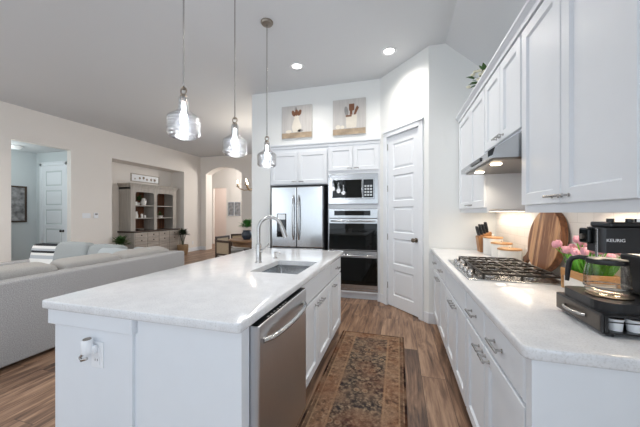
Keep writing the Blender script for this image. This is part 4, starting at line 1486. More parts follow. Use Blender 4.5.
# coffee maker
z0 = z1
t = thing('coffee_maker', 'black drip coffee maker with glass carafe, standing on the pod drawer', 'coffee maker', (0.86, 1.33, z0))
bm = MB()
pts = [(1.03, 1.205), (1.03, 1.455), (0.70, 1.455)]
for k in range(7):
    a_ = PI / 2 + PI / 2 * k / 6
    pts.append((0.715 + 0.03 * math.cos(a_), 1.425 + 0.03 * math.sin(a_)))
for k in range(7):
    a_ = PI + PI / 2 * k / 6
    pts.append((0.745 + 0.06 * math.cos(a_), 1.265 + 0.06 * math.sin(a_)))
pts = [pts[0], pts[1]] + pts[3:]
bm.prism([(x, y, z0) for x, y in pts], (0, 0, 0.034))
bm.build('base', M['black'], t)
MB().lathe([(0, z0 + 0.034), (0.066, z0 + 0.034), (0.068, z0 + 0.038), (0, z0 + 0.038)], (0.775, 1.325, 0), 32).build('warming_plate', M['nickel_dark'], t, True)
MB().box(0.875, 1.03, 1.215, 1.44, z0 + 0.034, z0 + 0.19, 0.012).build('column', M['black'], t)
hz0, hz1 = 1.200, 1.288
bm = MB()
pts = [(1.03, 1.215), (1.03, 1.345), (0.745, 1.345), (0.693, 1.30)]
for k in range(7):
    a_ = PI + PI / 2 * k / 6
    pts.append((0.705 + 0.015 * math.cos(a_), 1.23 + 0.015 * math.sin(a_)))
bm.prism([(x, y, hz0) for x, y in pts], (0, 0, hz1 - hz0))
hd_ = bm.build('brew_head', M['black'], t, True)
bm = MB().box(0.72, 1.02, 1.225, 1.335, hz1, hz1 + 0.02, 0.006)
bm.build('reservoir_lid', M['black'], t)
for x in (0.735, 0.79, 0.815, 0.84):
    MB().cyl((x, 1.25, hz1 + 0.018), (x, 1.25, hz1 + 0.032), 0.011, n=16).build('button', M['nickel'] if x > 0.8 else M['black'], t, True)
cpn = MB().box(0.672, 0.697, 1.258, 1.312, 1.228, 1.284, 0.006).build('control_panel', M['black_gloss'], t)
MB().cyl((0.672, 1.285, 1.252), (0.665, 1.285, 1.252), 0.010, n=18).build('dial', M['nickel_dark'], cpn, True)
MB().box(0.6885, 0.692, 1.235, 1.248, 1.182, 1.284, 0.001).build('chrome_strip', M['nickel'], t)
MB().lathe([(0.035, hz0 - 0.010), (0.042, hz0 - 0.003), (0.042, hz0 + 0.004)], (0.765, 1.32, 0), 24).build('drip_nozzle', M['black'], t, True)


def text_mesh(s, size, ext, Mx, m, parent, name):
    cu = bpy.data.curves.new('text', 'FONT'); cu.body = s; cu.size = size; cu.extrude = ext
    tmp = bpy.data.objects.new('text_tmp', cu); C.objects.link(tmp)
    dg = bpy.context.evaluated_depsgraph_get()
    me = bpy.data.meshes.new_from_object(tmp.evaluated_get(dg))
    bpy.data.objects.remove(tmp)
    me.transform(Mx)
    mb = MB(); mb.bm.from_mesh(me); bpy.data.meshes.remove(me)
    return mb.build(name, m, parent)


text_mesh('KEURIG', 0.0155, 0.0006, Matrix.Translation((0.7035, 1.2146, 1.239)) @ Matrix.Rotation(PI / 2, 4, 'X'), M['white_plastic'], t, 'logo_lettering')
# carafe
cx, cy, cz = 0.768, 1.325, z0 + 0.0385
t = thing('coffee_carafe', 'glass coffee carafe with black handle on the warming plate', 'carafe', (cx, cy, cz))
MB().lathe([(0.0, 0.002), (0.052, 0.002), (0.062, 0.010), (0.066, 0.04), (0.065, 0.075), (0.060, 0.105), (0.056, 0.122)], (cx, cy, cz), 36, closed=False).build('glass_body', M['glass_carafe'], t, True)
MB().lathe([(0.058, 0.116), (0.060, 0.124), (0.058, 0.134), (0.036, 0.138), (0.0, 0.138)], (cx, cy, cz), 32).build('lid', M['black'], t, True)
MB().lathe([(0.0672, 0.030), (0.0672, 0.034)], (cx, cy, cz), 36, closed=False).build('level_band', M['nickel'], t, True)
hv = Vector((-0.72, 0.69, 0)).normalized()
h0 = Vector((cx, cy, cz + 0.128)) + hv * 0.05
bm = MB()
prof = [(0.0, 0.0), (0.028, 0.004), (0.052, -0.004), (0.062, -0.022), (0.067, -0.065), (0.069, -0.10)]
bm.tube([h0 + hv * a_ + Vector((0, 0, b_)) for a_, b_ in prof], [0.009, 0.0095, 0.010, 0.010, 0.009, 0.007], 10)
bm.build('handle', M['black'], t, True)

# flowers on top of the wall cabinets
t = thing('flower_arrangement', 'green leaves and cream flowers on top of the wall cabinets', 'flowers', (0.79, 2.92, UT + 0.02))
px, py, pz = 0.79, 2.92, UT + 0.02
MB().lathe([(0, 0), (0.045, 0), (0.06, 0.03), (0.055, 0.075), (0.05, 0.08), (0, 0.07)], (px, py, pz), 20).build('pot', M['white_ceramic'], t, True)
bl = MB(); bf = MB()
for k in range(46):
    an = random.uniform(0, 6.28); el = random.uniform(0.1, 1.4)
    d_ = Vector((math.cos(an) * math.cos(el), math.sin(an) * math.cos(el), math.sin(el)))
    base = Vector((px, py, pz + 0.07))
    bl.leaf(base + d_ * random.uniform(0.03, 0.13), d_ + Vector((0, 0, 0.2)), (0, 0, 1), 0.075, 0.04, 0.4)
for k in range(26):
    an = random.uniform(0, 6.28); el = random.uniform(-0.1, 1.1)
    d_ = Vector((math.cos(an) * math.cos(el), math.sin(an) * math.cos(el), math.sin(el)))
    q = Vector((px, py, pz + 0.08)) + d_ * random.uniform(0.10, 0.16)
    q.z = max(q.z, pz + 0.02)
    bf.lathe([(0, -0.008), (0.018, 0.0), (0.022, 0.010), (0.010, 0.018), (0, 0.014)], q, 8)
bl.build('foliage', M['leaf'], t, True); bf.build('blossoms', M['petal_white'], t, True)

# ------------------------------------------------------------------ rug
bm = MB().box(RUG_X[0], RUG_X[1], RUG_Y[0], RUG_Y[1], 0.0005, 0.009, 0.002)
o = bm.build('runner_rug', M['rug'], None, org=((RUG_X[0] + RUG_X[1]) / 2, (RUG_Y[0] + RUG_Y[1]) / 2, 0))
tag(o, 'faded oriental runner rug, dark field with rust borders, along the island', 'rug')

# ------------------------------------------------------------------ pendants and ceiling lights
PXc = -1.342
labs = ('glass pendant lamp nearest the camera, over the near end of the island', 'middle one of the three glass pendant lamps over the island', 'farthest of the three glass pendant lamps, hanging in front of the fridge wall')
p0 = None
for i, y in enumerate((1.515, 2.108, 2.716)):
    if p0 is None:
        p0 = t = thing('pendant_lamp', labs[0], 'pendant lamp', (PXc, y, 1.815), 'glass pendants over the island')
        q = (PXc, y, 0)
        MB().lathe([(0, CEIL), (0.066, CEIL), (0.066, CEIL - 0.012), (0.055, CEIL - 0.026), (0.012, CEIL - 0.030), (0.0, CEIL - 0.030)], q, 28).build('canopy', M['nickel_dark'], t, True)
        MB().cyl((PXc, y, CEIL - 0.028), (PXc, y, 2.20), 0.0055, n=10).build('rod', M['nickel'], t, True)
        bm = MB().tube([(PXc + 0.022 * math.cos(2 * PI * k / 16), y, 2.165 + 0.026 * math.sin(2 * PI * k / 16)) for k in range(16)], 0.005, 8, closed=True)
        bm.lathe([(0, 2.196), (0.012, 2.192), (0.014, 2.178), (0, 2.172)], q, 14)
        bm.build('ring', M['nickel_dark'], t, True)
        MB().lathe([(0.0, 2.142), (0.016, 2.140), (0.022, 2.128), (0.022, 2.088), (0.018, 2.08), (0.0, 2.08)], q, 20).build('socket', M['nickel_dark'], t, True)
        prof = [(0.030, 2.112), (0.031, 2.085), (0.031, 2.045), (0.036, 2.022), (0.056, 2.000), (0.082, 1.982), (0.096, 1.968), (0.100, 1.950), (0.099, 1.905), (0.098, 1.868), (0.102, 1.855), (0.099, 1.838), (0.080, 1.818)]
        inner = [(max(r - 0.004, 0.01), z) for r, z in reversed(prof)]
        MB().lathe(prof + inner, q, 40, closed=False).build('glass_shade', M['glass_pendant'], t, True)
        MB().lathe([(0, 2.08), (0.011, 2.075), (0.012, 2.03), (0.019, 1.99), (0.022, 1.955), (0.016, 1.915), (0.007, 1.89), (0, 1.886)], q, 20).build('bulb', M['glow_bulb'], t, True)
        for ch in t.children:
            for v in ch.data.vertices:
                if v.co.z + 1.815 < 2.25:
                    v.co.z = 1.832 + (v.co.z + 1.815 - 1.818) * 0.865 - 1.815
    else:
        dup(p0, (PXc, y, 1.815), 0, labs[i])
    d = bpy.data.lights.new('pendant_light', 'POINT'); d.energy = 5; d.color = (0.95, 0.97, 1.0); d.shadow_soft_size = 0.05
    o = bpy.data.objects.new('pendant_light', d); o.location = (PXc, y, 1.86); C.objects.link(o)

cl0 = None
for (x, y, lab) in ((-0.109, 3.612, 'round recessed ceiling light nearest the pantry door'), (-1.344, 3.64, 'round recessed ceiling light in front of the canvas prints'),
                    (-0.109, 2.4, 'added unseen ceiling light over the far half of the rug'), (-4.6, 2.0, 'added unseen ceiling light over the sofa'),  # both added out of view, to brighten the aisle and the living area
                    (-6.0, 1.6, 'round recessed ceiling light near the living room window'),  # added out of view to brighten the living room
                    (-2.6, 0.6, 'added unseen ceiling light between sofa and island')):  # added out of view as extra light from above
    if cl0 is None:
        cl0 = t = thing('ceiling_light', lab, 'ceiling light', (x, y, CEIL), 'recessed ceiling lights')
        MB().lathe([(0.062, CEIL - 0.001), (0.062, CEIL - 0.006), (0.088, CEIL - 0.009), (0.094, CEIL - 0.004), (0.094, CEIL)], (x, y, 0), 32, closed=False).build('trim_ring', M['white_plastic'], t, True)
        MB().lathe([(0, CEIL - 0.004), (0.063, CEIL - 0.004), (0.063, CEIL - 0.002), (0, CEIL - 0.002)], (x, y, 0), 32).build('lens', M['glow_white'], t)
    else:
        dup(cl0, (x, y, CEIL), 0, lab)
    spot('downlight', (x, y, CEIL - 0.02), {-2.6: 40, -4.6: 120, -6.0: 150}.get(x, 62), (1, 0.96, 0.91) if x < -2 else (1, 0.94, 0.86), 2.7 if x < -2 else 2.6, 1.0, 0.06)  # serves the real fixtures and the added, unseen ones alike

# ------------------------------------------------------------------ living room
# L-shaped sofa: long back towards the island, short leg along the far side
SX, SYN, SYF = -3.20, 0.55, 3.64
t = thing('sectional_sofa', 'large grey woven L-shaped sofa with its back to the island', 'sofa', (-4.2, 2.4, 0))
bm = MB().box(SX - 0.98, SX - 0.03, SYN, SYF - 0.03, 0.07, 0.30, 0.02).box(-6.02, SX - 0.98, SYF - 0.96, SYF - 0.03, 0.07, 0.30, 0.02)
bm.build('base', M['sofa'], t)
bm = MB().box(SX - 0.20, SX, SYN, SYF, 0.035, 0.752, 0.022, 3)
bm.build('long_back', M['sofa'], t, True)
bm = MB().box(-6.05, SX - 0.20, SYF - 0.20, SYF, 0.075, 0.748, 0.03, 3)
bm.build('short_back', M['sofa'], t, True)
bm = MB().box(-6.05, -5.85, SYF - 0.98, SYF - 0.20, 0.075, 0.56, 0.03, 3); bm.build('arm', M['sofa'], t, True)
bm = MB().box(SX - 0.98, SX - 0.20, SYN, SYN + 0.2, 0.075, 0.60, 0.03, 3); bm.build('arm', M['sofa'], t, True)
for x, y in ((SX - 0.08, SYN + 0.08), (SX - 0.08, SYF - 0.08), (SX - 0.9, SYN + 0.1), (-5.95, SYF - 0.08), (-5.95, SYF - 0.9)):
    MB().cyl((x, y, 0), (x, y, 0.07), 0.025, n=12).build('leg', M['dark_wood'], t, True)


def cushion(name, label, c, size, rot, m, cat='cushion', group=None, e=0.5):
    o = MB().cushion(c, size, rot, e, crease=0.02).build(name, m, None, True)
    return tag(o, label, cat, group)


for k, (y0, y1, lab) in enumerate(((0.78, 1.66, 'seat cushion of the sofa at the near end of its long side'), (1.67, 2.63, 'seat cushion of the sofa in the middle of its long side'))):
    cushion('seat_cushion', lab, (SX - 0.59, (y0 + y1) / 2, 0.375), (0.78, y1 - y0, 0.17), (0, 0, 0), M['sofa_cush'], group='sofa seat cushions', e=0.3)
for k, (x0, x1, lab) in enumerate(((-5.83, -4.95, 'sofa seat cushion under the blue-grey pillows'), (-4.94, -4.05, 'sofa seat cushion next to the corner seat'), (-4.04, -3.41, 'sofa seat cushion in the inner corner'))):
    cushion('seat_cushion', lab, ((x0 + x1) / 2, SYF - 0.59, 0.375), (x1 - x0, 0.78, 0.17), (0, 0, 0), M['sofa_cush'], group='sofa seat cushions', e=0.3)
# back cushions of the long side, tops showing over the back
for (y0, y1, zt, lab) in ((0.95, 2.08, 0.83, 'beige-grey back cushion nearest the camera, over the long sofa back'),
                          (2.10, 2.76, 0.82, 'second beige-grey back cushion along the long sofa back'),
                          (2.77, 3.55, 0.815, 'third beige-grey back cushion, at the sofa corner in front of the hutch')):
    cushion('back_cushion', lab, (SX - 0.31, (y0 + y1) / 2, zt - 0.22), (0.26, y1 - y0, 0.46), (0, 0.12, 0), M['sofa_cush'], group='back cushions on the long sofa side', e=0.25)
# pillows against the far side
cushion('throw_pillow', 'black and white striped pillow at the left end of the sofa', (-5.63, 3.27, 0.625), (0.58, 0.17, 0.42), (-0.18, 0, 0.05), M['stripes'], 'pillow', 'pillows on the far sofa side', 0.42)
cushion('throw_pillow', 'large blue-grey pillow beside the striped pillow', (-5.03, 3.29, 0.635), (0.70, 0.24, 0.48), (-0.20, 0, 0.0), M['pillow_blue'], 'pillow', 'pillows on the far sofa side', 0.42)
cushion('throw_pillow', 'blue-grey pillow behind the third beige cushion, second from the stripes', (-4.36, 3.30, 0.625), (0.66, 0.22, 0.46), (-0.20, 0, 0.0), M['pillow_blue'], 'pillow', 'pillows on the far sofa side', 0.42)
cushion('throw_pillow', 'light grey pillow on the sofa in front of the leafy plant', (-4.0, 3.10, 0.62), (0.50, 0.15, 0.42), (-0.35, 0, 0.10), M['pillow_light'], 'pillow', 'pillows on the far sofa side', 0.42)
cushion('throw_pillow', 'pale pillow in the corner of the sofa, below the hutch drawers', (-3.64, 3.28, 0.62), (0.50, 0.16, 0.42), (-0.22, 0, -0.25), M['pillow_light'], 'pillow', 'pillows on the far sofa side', 0.42)

# hutch in the recess
HB = NIX + 0.01
t = thing('hutch', 'weathered grey hutch cabinet with open shelves in the wall recess', 'hutch', (-7.2, 6.75, 0))
y0, y1 = 5.93, 7.62
ux = -7.03; lx = -6.90
WF = Fr((lx, 0, 0), (0, 1, 0), (1, 0, 0))
UFr = Fr((ux, 0, 0), (0, 1, 0), (1, 0, 0))
MB().box(HB, lx, y0 + 0.03, y1 - 0.03, 0.08, 0.80).build('base_body', M['hutch_paint'], t)
MB().box(HB, lx + 0.03, y0 - 0.01, y1 + 0.01, 0.80, 0.84, 0.008).build('counter', M['dark_wood'], t)
MB().box(HB, lx - 0.02, y0 + 0.05, y1 - 0.05, 0, 0.08).build('plinth', M['hutch_paint'], t)
w3 = (y1 - y0 - 0.10) / 4
for k in range(4):
    a0 = y0 + 0.05 + w3 * k
    for z0, z1 in ((0.66, 0.78), (0.50, 0.64)):
        d = MB().fbox(WF, a0 + 0.008, a0 + w3 - 0.008, z0, z1, 0.0, 0.018, 0.004).build('drawer', M['hutch_light'], t)
        for aa in (a0 + w3 * 0.5,):
            p = WF.p(aa, (z0 + z1) / 2, 0.018)
            MB().cyl(p, p + Vector((0.022, 0, 0)), 0.013, n=10).build('knob', M['black'], d, True)
    MB().rings(WF, a0 + 0.008, a0 + w3 - 0.008, 0.12, 0.48, [(0, 0), (0, 0.016), (0.003, 0.018), (0.06, 0.018), (0.066, 0.010)]).build('door', M['hutch_light'], t)
# upper part
bm = MB().box(HB, ux, y0 + 0.04, y0 + 0.10, 0.84, 2.06).box(HB, ux, y1 - 0.10, y1 - 0.04, 0.84, 2.06)
ym = (y0 + y1) / 2
bm.box(HB, ux, ym - 0.03, ym + 0.03, 0.84, 2.06)
bm.box(HB, ux, y0 + 0.04, y1 - 0.04, 2.00, 2.06)
bm.build('upper_frame', M['hutch_paint'], t)
MB().box(HB, HB + 0.015, y0 + 0.10, y1 - 0.10, 0.84, 2.0).build('back_board', M['hutch_back'], t)
SHZ = (1.20, 1.56)
for z in SHZ:
    for a0, a1 in ((y0 + 0.10, ym - 0.03), (ym + 0.03, y1 - 0.10)):
        MB().box(HB + 0.015, ux - 0.015, a0, a1, z - 0.025, z).build('shelf', M['hutch_paint'], t)
bm = MB()
bm.fbox(UFr, y0 + 0.03, y0 + 0.175, 0.84, 2.05, 0, 0.02, 0.003); bm.fbox(UFr, y1 - 0.175, y1 - 0.03, 0.84, 2.05, 0, 0.02, 0.003)
bm.fbox(UFr, ym - 0.055, ym + 0.055, 0.84, 2.05, 0, 0.02, 0.003)
for a0, a1 in ((y0 + 0.175, ym - 0.055), (ym + 0.055, y1 - 0.175)):
    # top rail with rounded corners cut
    pp = [UFr.p(a0, 2.05, 0), UFr.p(a0, 1.86, 0)]
    for k in range(1, 7):
        an = PI / 2 * k / 6
        pp.append(UFr.p(a0 + 0.07 * (1 - math.cos(an)), 1.86 + 0.07 * math.sin(an), 0))
    for k in range(7):
        an = PI / 2 * k / 6
        pp.append(UFr.p(a1 - 0.07 * (1 - math.sin(an)), 1.86 + 0.07 * math.cos(an), 0))
    pp.append(UFr.p(a1, 2.05, 0))
    bm.prism(pp, (0.02, 0, 0))
bm.build('face_frame', M['hutch_paint'], t)
bm = MB()
for i, (o_, z0, z1) in enumerate(((0.0, 2.05, 2.09), (0.015, 2.09, 2.13), (0.035, 2.13, 2.16))):
    bm.box(HB, ux + 0.03 + o_, y0 + 0.02 - o_, y1 - 0.02 + o_, z0, z1, 0.006)
bm.build('cornice', M['hutch_paint'], t)

hx = -7.17


def vase(name, lab, cat, y, z, prof, m, grp=None, x=None):
    o = MB().lathe(prof, (x or hx, y, z), 20).build(name, m, None, True)
    return tag(o, lab, cat, grp)


# pitcher with handle
t = thing('pitcher', 'white pitcher on the top left shelf of the hutch', 'pitcher', (hx, 6.50, SHZ[1]))
MB().lathe([(0, 0), (0.055, 0), (0.075, 0.06), (0.07, 0.12), (0.045, 0.17), (0.055, 0.21), (0.048, 0.205), (0, 0.19)], (hx, 6.50, SHZ[1]), 24).build('body', M['white_ceramic'], t, True)
MB().tube([(hx, 6.555, SHZ[1] + 0.18), (hx, 6.60, SHZ[1] + 0.17), (hx, 6.605, SHZ[1] + 0.11), (hx, 6.57, SHZ[1] + 0.06)], 0.008, 8).build('handle', M['white_ceramic'], t, True)


def leafy(t, c, r, n, m, L=0.10, w=0.045, up=0.4, name='foliage'):
    bm = MB()
    for k in range(n):
        an = random.uniform(0, 6.28); el = random.uniform(-0.1, 1.35)
        d_ = Vector((math.cos(an) * math.cos(el), math.sin(an) * math.cos(el), math.sin(el)))
        bm.leaf(Vector(c) + d_ * random.uniform(0.15, 0.9) * r, d_ + Vector((0, 0, up)), (0, 0, 1), L * random.uniform(0.7, 1.2), w, 0.4)
    return bm.build(name, m, t, True)


t = thing('potted_plant', 'small green plant on the top left shelf of the hutch behind the pitcher', 'plant', (hx - 0.1, 6.42, SHZ[1]))
MB().lathe([(0, 0), (0.04, 0), (0.05, 0.08), (0.04, 0.08), (0, 0.07)], (hx - 0.1, 6.42, SHZ[1]), 16).build('pot', M['white_ceramic'], t, True)
leafy(t, (hx - 0.1, 6.44, SHZ[1] + 0.14), 0.13, 40, M['leaf'], 0.08, 0.04)
t = thing('mug', 'white mug beside the pitcher on the top left shelf', 'mug', (hx, 6.24, SHZ[1]))
MB().lathe([(0, 0), (0.045, 0), (0.05, 0.10), (0.046, 0.10), (0, 0.015)], (hx, 6.24, SHZ[1]), 20).build('cup', M['white_ceramic'], t, True)
MB().tube([(hx, 6.285, SHZ[1] + 0.08), (hx, 6.32, SHZ[1] + 0.07), (hx, 6.315, SHZ[1] + 0.035), (hx, 6.283, SHZ[1] + 0.02)], 0.006, 8).build('handle', M['white_ceramic'], t, True)
t = thing('ornament', 'tall white ring ornament on the top right shelf of the hutch', 'ornament', (hx, 6.92, SHZ[1]))
bm = MB()
for zc in (0.065, 0.175):
    bm.tube([(hx, 6.92 + 0.05 * math.cos(2 * PI * k / 16), SHZ[1] + zc + 0.055 * math.sin(2 * PI * k / 16)) for k in range(16)], 0.012, 8, closed=True)
bm.build('rings', M['white_ceramic'], t, True)
vase('vase', 'tall cream jar on the middle left shelf', 'vase', 6.26, SHZ[0], [(0, 0), (0.05, 0), (0.055, 0.08), (0.035, 0.15), (0.04, 0.18), (0, 0.18)], M['white_ceramic'])
vase('candle', 'taller pale candle on the middle left shelf of the hutch', 'candle', 6.45, SHZ[0], [(0, 0), (0.03, 0), (0.03, 0.11), (0.004, 0.112), (0.002, 0.13), (0, 0.13)], M['white_ceramic'], 'candles in the hutch')
vase('candle', 'shorter pale candle on the middle left shelf of the hutch', 'candle', 6.55, SHZ[0], [(0, 0), (0.03, 0), (0.03, 0.075), (0.004, 0.077), (0.002, 0.09), (0, 0.09)], M['white_ceramic'], 'candles in the hutch')
t = thing('potted_plant', 'small green plant in a white bowl on the middle right shelf', 'plant', (hx, 7.1, SHZ[0]))
MB().lathe([(0, 0), (0.05, 0), (0.09, 0.06), (0.085, 0.06), (0, 0.02)], (hx, 7.1, SHZ[0]), 20).build('pot', M['white_ceramic'], t, True)
leafy(t, (hx, 7.1, SHZ[0] + 0.07), 0.09, 30, M['leaf'], 0.07, 0.035)
vase('bowl', 'shallow pale bowl on the lower left ledge of the hutch', 'bowl', 6.40, 0.84, [(0, 0), (0.06, 0), (0.12, 0.05), (0.115, 0.05), (0, 0.012)], M['hutch_light'])

# sign over the hutch
t = thing('wall_sign', 'long white framed floral picture above the hutch', 'picture', (NIX + 0.02, 6.8, 2.28))
SF = Fr((NIX, 0, 0), (0, 1, 0), (1, 0, 0))
sy0, sy1, sz0, sz1 = 6.33, 7.32, 2.26, 2.50
MB().fbox(SF, sy0 + 0.02, sy1 - 0.02, sz0 + 0.02, sz1 - 0.02, 0.0, 0.012).build('board', M['white_plastic'], t)
bm = MB()
bm.rings(SF, sy0, sy1, sz0, sz1, [(0, 0), (0, 0.022), (0.022, 0.022), (0.022, 0.012)], cap1=False)
bm.build('frame', M['hutch_light'], t)
bm = MB()
for k, (aa, zz, rr_) in enumerate(((6.46, 2.35, 0.025), (6.62, 2.38, 0.04), (6.75, 2.40, 0.045), (6.87, 2.36, 0.04), (7.02, 2.37, 0.045), (7.15, 2.37, 0.05))):
    for s in range(5):
        an = 2 * PI * s / 5 + k
        bm.prism(ell(SF, aa + rr_ * 0.55 * math.cos(an), zz + rr_ * 0.55 * math.sin(an), rr_ * 0.5, rr_ * 0.3, 0.0122, an, 10), (0.001, 0, 0))
    bm.fbox(SF, aa - 0.002, aa + 0.002, zz - rr_ * 1.6, zz, 0.0122, 0.013)
M['sign_flower'] = mat('printed taupe flowers', rgb(146, 128, 112), 0.8, var=0.2)
bm.build('flower_motif', M['sign_flower'], t)


def floor_plant(x, y, lab, r, h, m, nl=120):
    t = thing('potted_plant', lab, 'plant', (x, y, 0))
    MB().lathe([(0, 0), (0.13, 0), (0.16, 0.12), (0.165, 0.30), (0.15, 0.32), (0.14, 0.30), (0, 0.29)], (x, y, 0), 24).build('basket', M['basket'], t, True)
    bm = MB()
    for k in range(6):
        an = k * 1.05
        bm.tube([(x, y, 0.28), (x + 0.05 * math.cos(an), y + 0.05 * math.sin(an), h * 0.6), (x + 0.1 * math.cos(an), y + 0.1 * math.sin(an), h * 0.85)], 0.006, 6)
    bm.build('stem', M['leaf_dark'], t, True)
    leafy(t, (x, y, h * 0.78), r, nl, m, 0.13, 0.05)


floor_plant(-6.82, 5.52, 'bushy green plant in a basket to the left of the hutch', 0.20, 0.68, M['leaf'])
floor_plant(-6.69, 7.52, 'dark leafy plant in a basket in front of the right end of the hutch', 0.14, 0.82, M['leaf_dark'])

# switches on the left wall
LF = Fr((XL, 0, 0), (0, 1, 0), (1, 0, 0))
t = thing('light_switch', 'white triple light switch plate on the living room wall', 'switch', (XL, 4.80, 1.25))
MB().fbox(LF, 4.69, 4.87, 1.22, 1.335, 0, 0.006, 0.003).build('plate', M['white_plastic'], t)
for k in range(3):
    MB().fbox(LF, 4.715 + 0.048 * k, 4.748 + 0.048 * k, 1.245, 1.31, 0.006, 0.010, 0.002).build('rocker', M['white_plastic'], t)
t = thing('thermostat', 'small white thermostat beside the light switches', 'thermostat', (XL, 4.98, 1.22))
MB().fbox(LF, 4.935, 5.035, 1.215, 1.345, 0, 0.022, 0.006).build('housing', M['white_plastic'], t)
MB().fbox(LF, 4.955, 5.015, 1.29, 1.33, 0.022, 0.0225).build('display', M['print_grey'], t)
t = thing('wall_outlet', 'white outlet plate low on the wall near the arch', 'outlet', (XL, 8.25, 0.3))
MB().fbox(LF, 8.215, 8.29, 0.24, 0.36, 0, 0.006, 0.003).build('plate', M['white_plastic'], t)
MB().fbox(LF, 8.232, 8.272, 0.255, 0.345, 0.006, 0.009, 0.002).build('socket', M['white_plastic'], t)

# hall picture
t = thing('framed_picture', 'dark framed picture on the hall wall left of the white door', 'picture', (HX, 4.27, 1.2))
GF = Fr((HX, 0, 0), (0, 1, 0), (1, 0, 0))
M['hall_art'] = mat('mottled grey print', rgb(140, 140, 142), 0.6, var=0.6, scale=9)
MB().rings(GF, 4.06, 4.41, 1.13, 1.95, [(0, 0), (0, 0.025), (0.035, 0.025), (0.035, 0.012)], cap1=False).build('frame', M['dark_wood'], t)
MB().fbox(GF, 4.095, 4.375, 1.165, 1.915, 0.0, 0.012).build('print', M['hall_art'], t)
t = thing('ceiling_lamp', 'flush round ceiling lamp in the side hall', 'ceiling light', (-7.75, 3.95, 2.69))
MB().lathe([(0, 2.75), (0.16, 2.75), (0.16, 2.73), (0.15, 2.725), (0, 2.725)], (-7.75, 3.9, 0), 28).build('base', M['white_plastic'], t, True)
MB().lathe([(0.145, 2.725), (0.12, 2.69), (0.0, 2.675)], (-7.75, 3.9, 0), 28, closed=False).build('diffuser', M['glow_white'] if False else emit('dim lamp glow', (0.95, 0.98, 1, 1), 0.15), t, True)
d = bpy.data.lights.new('hall_light', 'POINT'); d.energy = 15; d.color = (0.92, 1, 0.98); d.shadow_soft_size = 0.15
o = bpy.data.objects.new('hall_light', d); o.location = (-7.7, 3.4, 2.35); C.objects.link(o)

# lobby beyond the arch: two framed photographs
for k, (x0, x1, lab) in enumerate(((-7.0, -6.72, 'left one of two framed dark photographs beyond the arch'), (-6.68, -6.40, 'right one of two framed dark photographs beyond the arch'))):
    t = thing('framed_picture', lab, 'picture', ((x0 + x1) / 2, LY, 1.3), 'framed photographs beyond the arch')
    YFm = Fr((0, LY, 0), (1, 0, 0), (0, -1, 0))
    MB().rings(YFm, x0, x1, 1.22, 1.80, [(0, 0), (0, 0.025), (0.03, 0.025), (0.03, 0.012)], cap1=False).build('frame', M['nickel'], t)
    MB().fbox(YFm, x0 + 0.03, x1 - 0.03, 1.25, 1.77, 0, 0.012).build('print', M['hall_art'], t)
def point(name, loc, e, col, r=0.15):
    d = bpy.data.lights.new(name, 'POINT'); d.energy = e; d.color = col; d.shadow_soft_size = r
    o = bpy.data.objects.new(name, d); o.location = loc; C.objects.link(o)
point('lobby_light', (-5.0, 9.8, 2.9), 80, (1, 0.95, 0.90))
point('passage_light', (-7.2, 11.5, 2.9), 45, (1, 0.92, 0.86))

# ------------------------------------------------------------------ dining corner
TX, TY = -3.12, 5.68
t = thing('dining_table', 'round brown wooden dining table beyond the kitchen wall', 'table', (TX, TY, 0))
MB().lathe([(0, 0.72), (0.53, 0.72), (0.555, 0.73), (0.56, 0.745), (0.55, 0.76), (0, 0.76)], (TX, TY, 0), 48).build('table_top', M['table_wood'], t, True)
MB().lathe([(0.47, 0.62), (0.47, 0.72), (0.0, 0.72), (0.0, 0.62)], (TX, TY, 0), 40).build('apron', M['table_wood'], t, True)
MB().lathe([(0, 0.06), (0.20, 0.06), (0.14, 0.12), (0.08, 0.2), (0.10, 0.4), (0.09, 0.55), (0.16, 0.62), (0, 0.62)], (TX, TY, 0), 28).build('pedestal', M['table_wood'], t, True)
for k in range(4):
    an = PI / 4 + k * PI / 2
    MB().tube([(TX + 0.1 * math.cos(an), TY + 0.1 * math.sin(an), 0.09), (TX + 0.38 * math.cos(an), TY + 0.38 * math.sin(an), 0.035)], [0.05, 0.035], 10).build('leg', M['table_wood'], t, True)


def make_chair(loc, label):
    t = thing('dining_chair', label, 'chair', (0, 0, 0), 'cane-back dining chairs')
    # faces +y, backrest at -y
    MB().box(-0.225, 0.225, -0.21, 0.23, 0.43, 0.48, 0.015).build('seat', M['sofa_cush'], t)
    MB().box(-0.215, 0.215, -0.20, 0.22, 0.385, 0.43).build('seat_rail', M['dark_wood'], t)
    for sx_ in (-1, 1):
        MB().box(sx_ * 0.2 - 0.02, sx_ * 0.2 + 0.02, 0.18, 0.22, 0, 0.39, 0.004).build('leg', M['dark_wood'], t)
        MB().box(sx_ * 0.2 - 0.02, sx_ * 0.2 + 0.02, -0.22, -0.18, 0, 0.39, 0.004).build('leg', M['dark_wood'], t)
    R_ = Fr((0, -0.20, 0), (1, 0, 0), (0, -0.99, 0.0))
    bm = MB()
    bm.box(-0.222, -0.185, -0.235, -0.20, 0.39, 0.79, 0.005).box(0.185, 0.222, -0.235, -0.20, 0.39, 0.79, 0.005)
    bm.box(-0.222, 0.222, -0.237, -0.20, 0.75, 0.795, 0.006).box(-0.2, 0.2, -0.232, -0.203, 0.50, 0.53, 0.004)
    bk = bm.build('back_frame', M['dark_wood'], t)
    MB().box(-0.187, 0.187, -0.226, -0.212, 0.53, 0.75).build('cane_panel', M['cane'], t)
    t.location = loc[:3]
    t.rotation_euler = (0, 0, loc[3])
    return t


ch = make_chair((-3.28, 5.04, 0, -0.30), 'cane-back dining chair nearest the island, its woven back towards the camera')
dup(ch, (-3.80, 5.76, 0), -PI / 2 - 0.15, 'cane-back dining chair at the left of the round table')
dup(ch, (-3.86, 6.36, 0), -PI + 0.75, 'cane-back dining chair behind the round table, next to the dark pot')

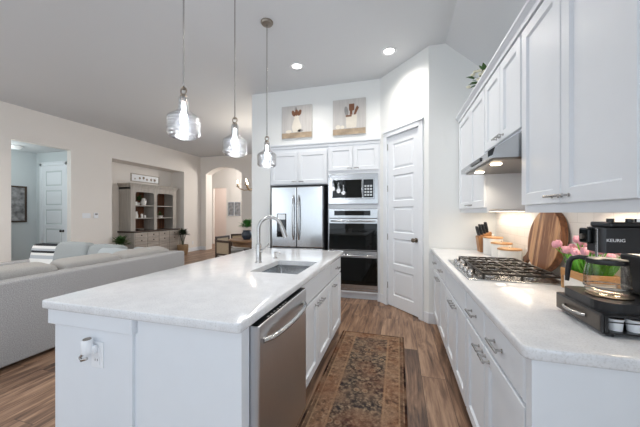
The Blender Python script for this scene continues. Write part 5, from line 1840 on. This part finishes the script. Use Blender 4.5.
t = thing('potted_plant', 'leafy green plant in a dark blue pot on the dining table', 'plant', (-3.20, 5.50, 0.76))
px, py = -3.20, 5.50
MB().lathe([(0, 0), (0.07, 0), (0.11, 0.06), (0.115, 0.12), (0.085, 0.18), (0.09, 0.2), (0.08, 0.2), (0, 0.17)], (px, py, 0.76), 24).build('pot', M['pot_dark'], t, True)
M['leaf_mid'] = mat('fresh green leaf', rgb(70, 128, 60), 0.5, var=0.3, scale=20)
leafy(t, (px, py, 1.03), 0.14, 90, M['leaf_mid'], 0.10, 0.05)

# chandelier over the table
t = thing('chandelier', 'brass chandelier with candle bulbs, half hidden by the kitchen wall', 'chandelier', (-3.14, 5.68, 1.85))
qx, qy = -3.085, 5.70
MB().lathe([(0, 1.84), (0.02, 1.85), (0.045, 1.90), (0.03, 1.95), (0.015, 2.0), (0.02, 2.2), (0.012, 2.25), (0, 2.25)], (qx, qy, 0), 20).build('stem', M['brass'], t, True)
MB().cyl((qx, qy, 2.24), (qx, qy, CEIL - 0.03), 0.007, n=8).build('rod', M['brass'], t, True)
MB().lathe([(0, CEIL - 0.03), (0.05, CEIL - 0.028), (0.065, CEIL)], (qx, qy, 0), 20).build('canopy', M['brass'], t, True)
for k in range(6):
    an = 0.49 + k * PI / 3
    e_ = Vector((math.cos(an), math.sin(an), 0))
    c0 = Vector((qx, qy, 0))
    a_ = MB().tube([c0 + e_ * 0.02 + Vector((0, 0, 1.92)), c0 + e_ * 0.14 + Vector((0, 0, 1.865)), c0 + e_ * 0.26 + Vector((0, 0, 1.85)), c0 + e_ * 0.36 + Vector((0, 0, 1.885)), c0 + e_ * 0.40 + Vector((0, 0, 1.93))], 0.009, 8).build('arm', M['brass'], t, True)
    q = c0 + e_ * 0.40
    MB().lathe([(0.0, 1.925), (0.035, 1.93), (0.04, 1.94), (0.012, 1.945), (0.012, 2.0), (0, 2.0)], q, 14).build('candle_cup', M['brass'], a_, True)
    MB().lathe([(0, 2.0), (0.012, 2.01), (0.016, 2.03), (0.008, 2.06), (0, 2.075)], q, 12).build('bulb', M['glow_warm'], a_, True)
point('chandelier_light', (qx, qy, 2.45), 30, (1, 0.85, 0.68))
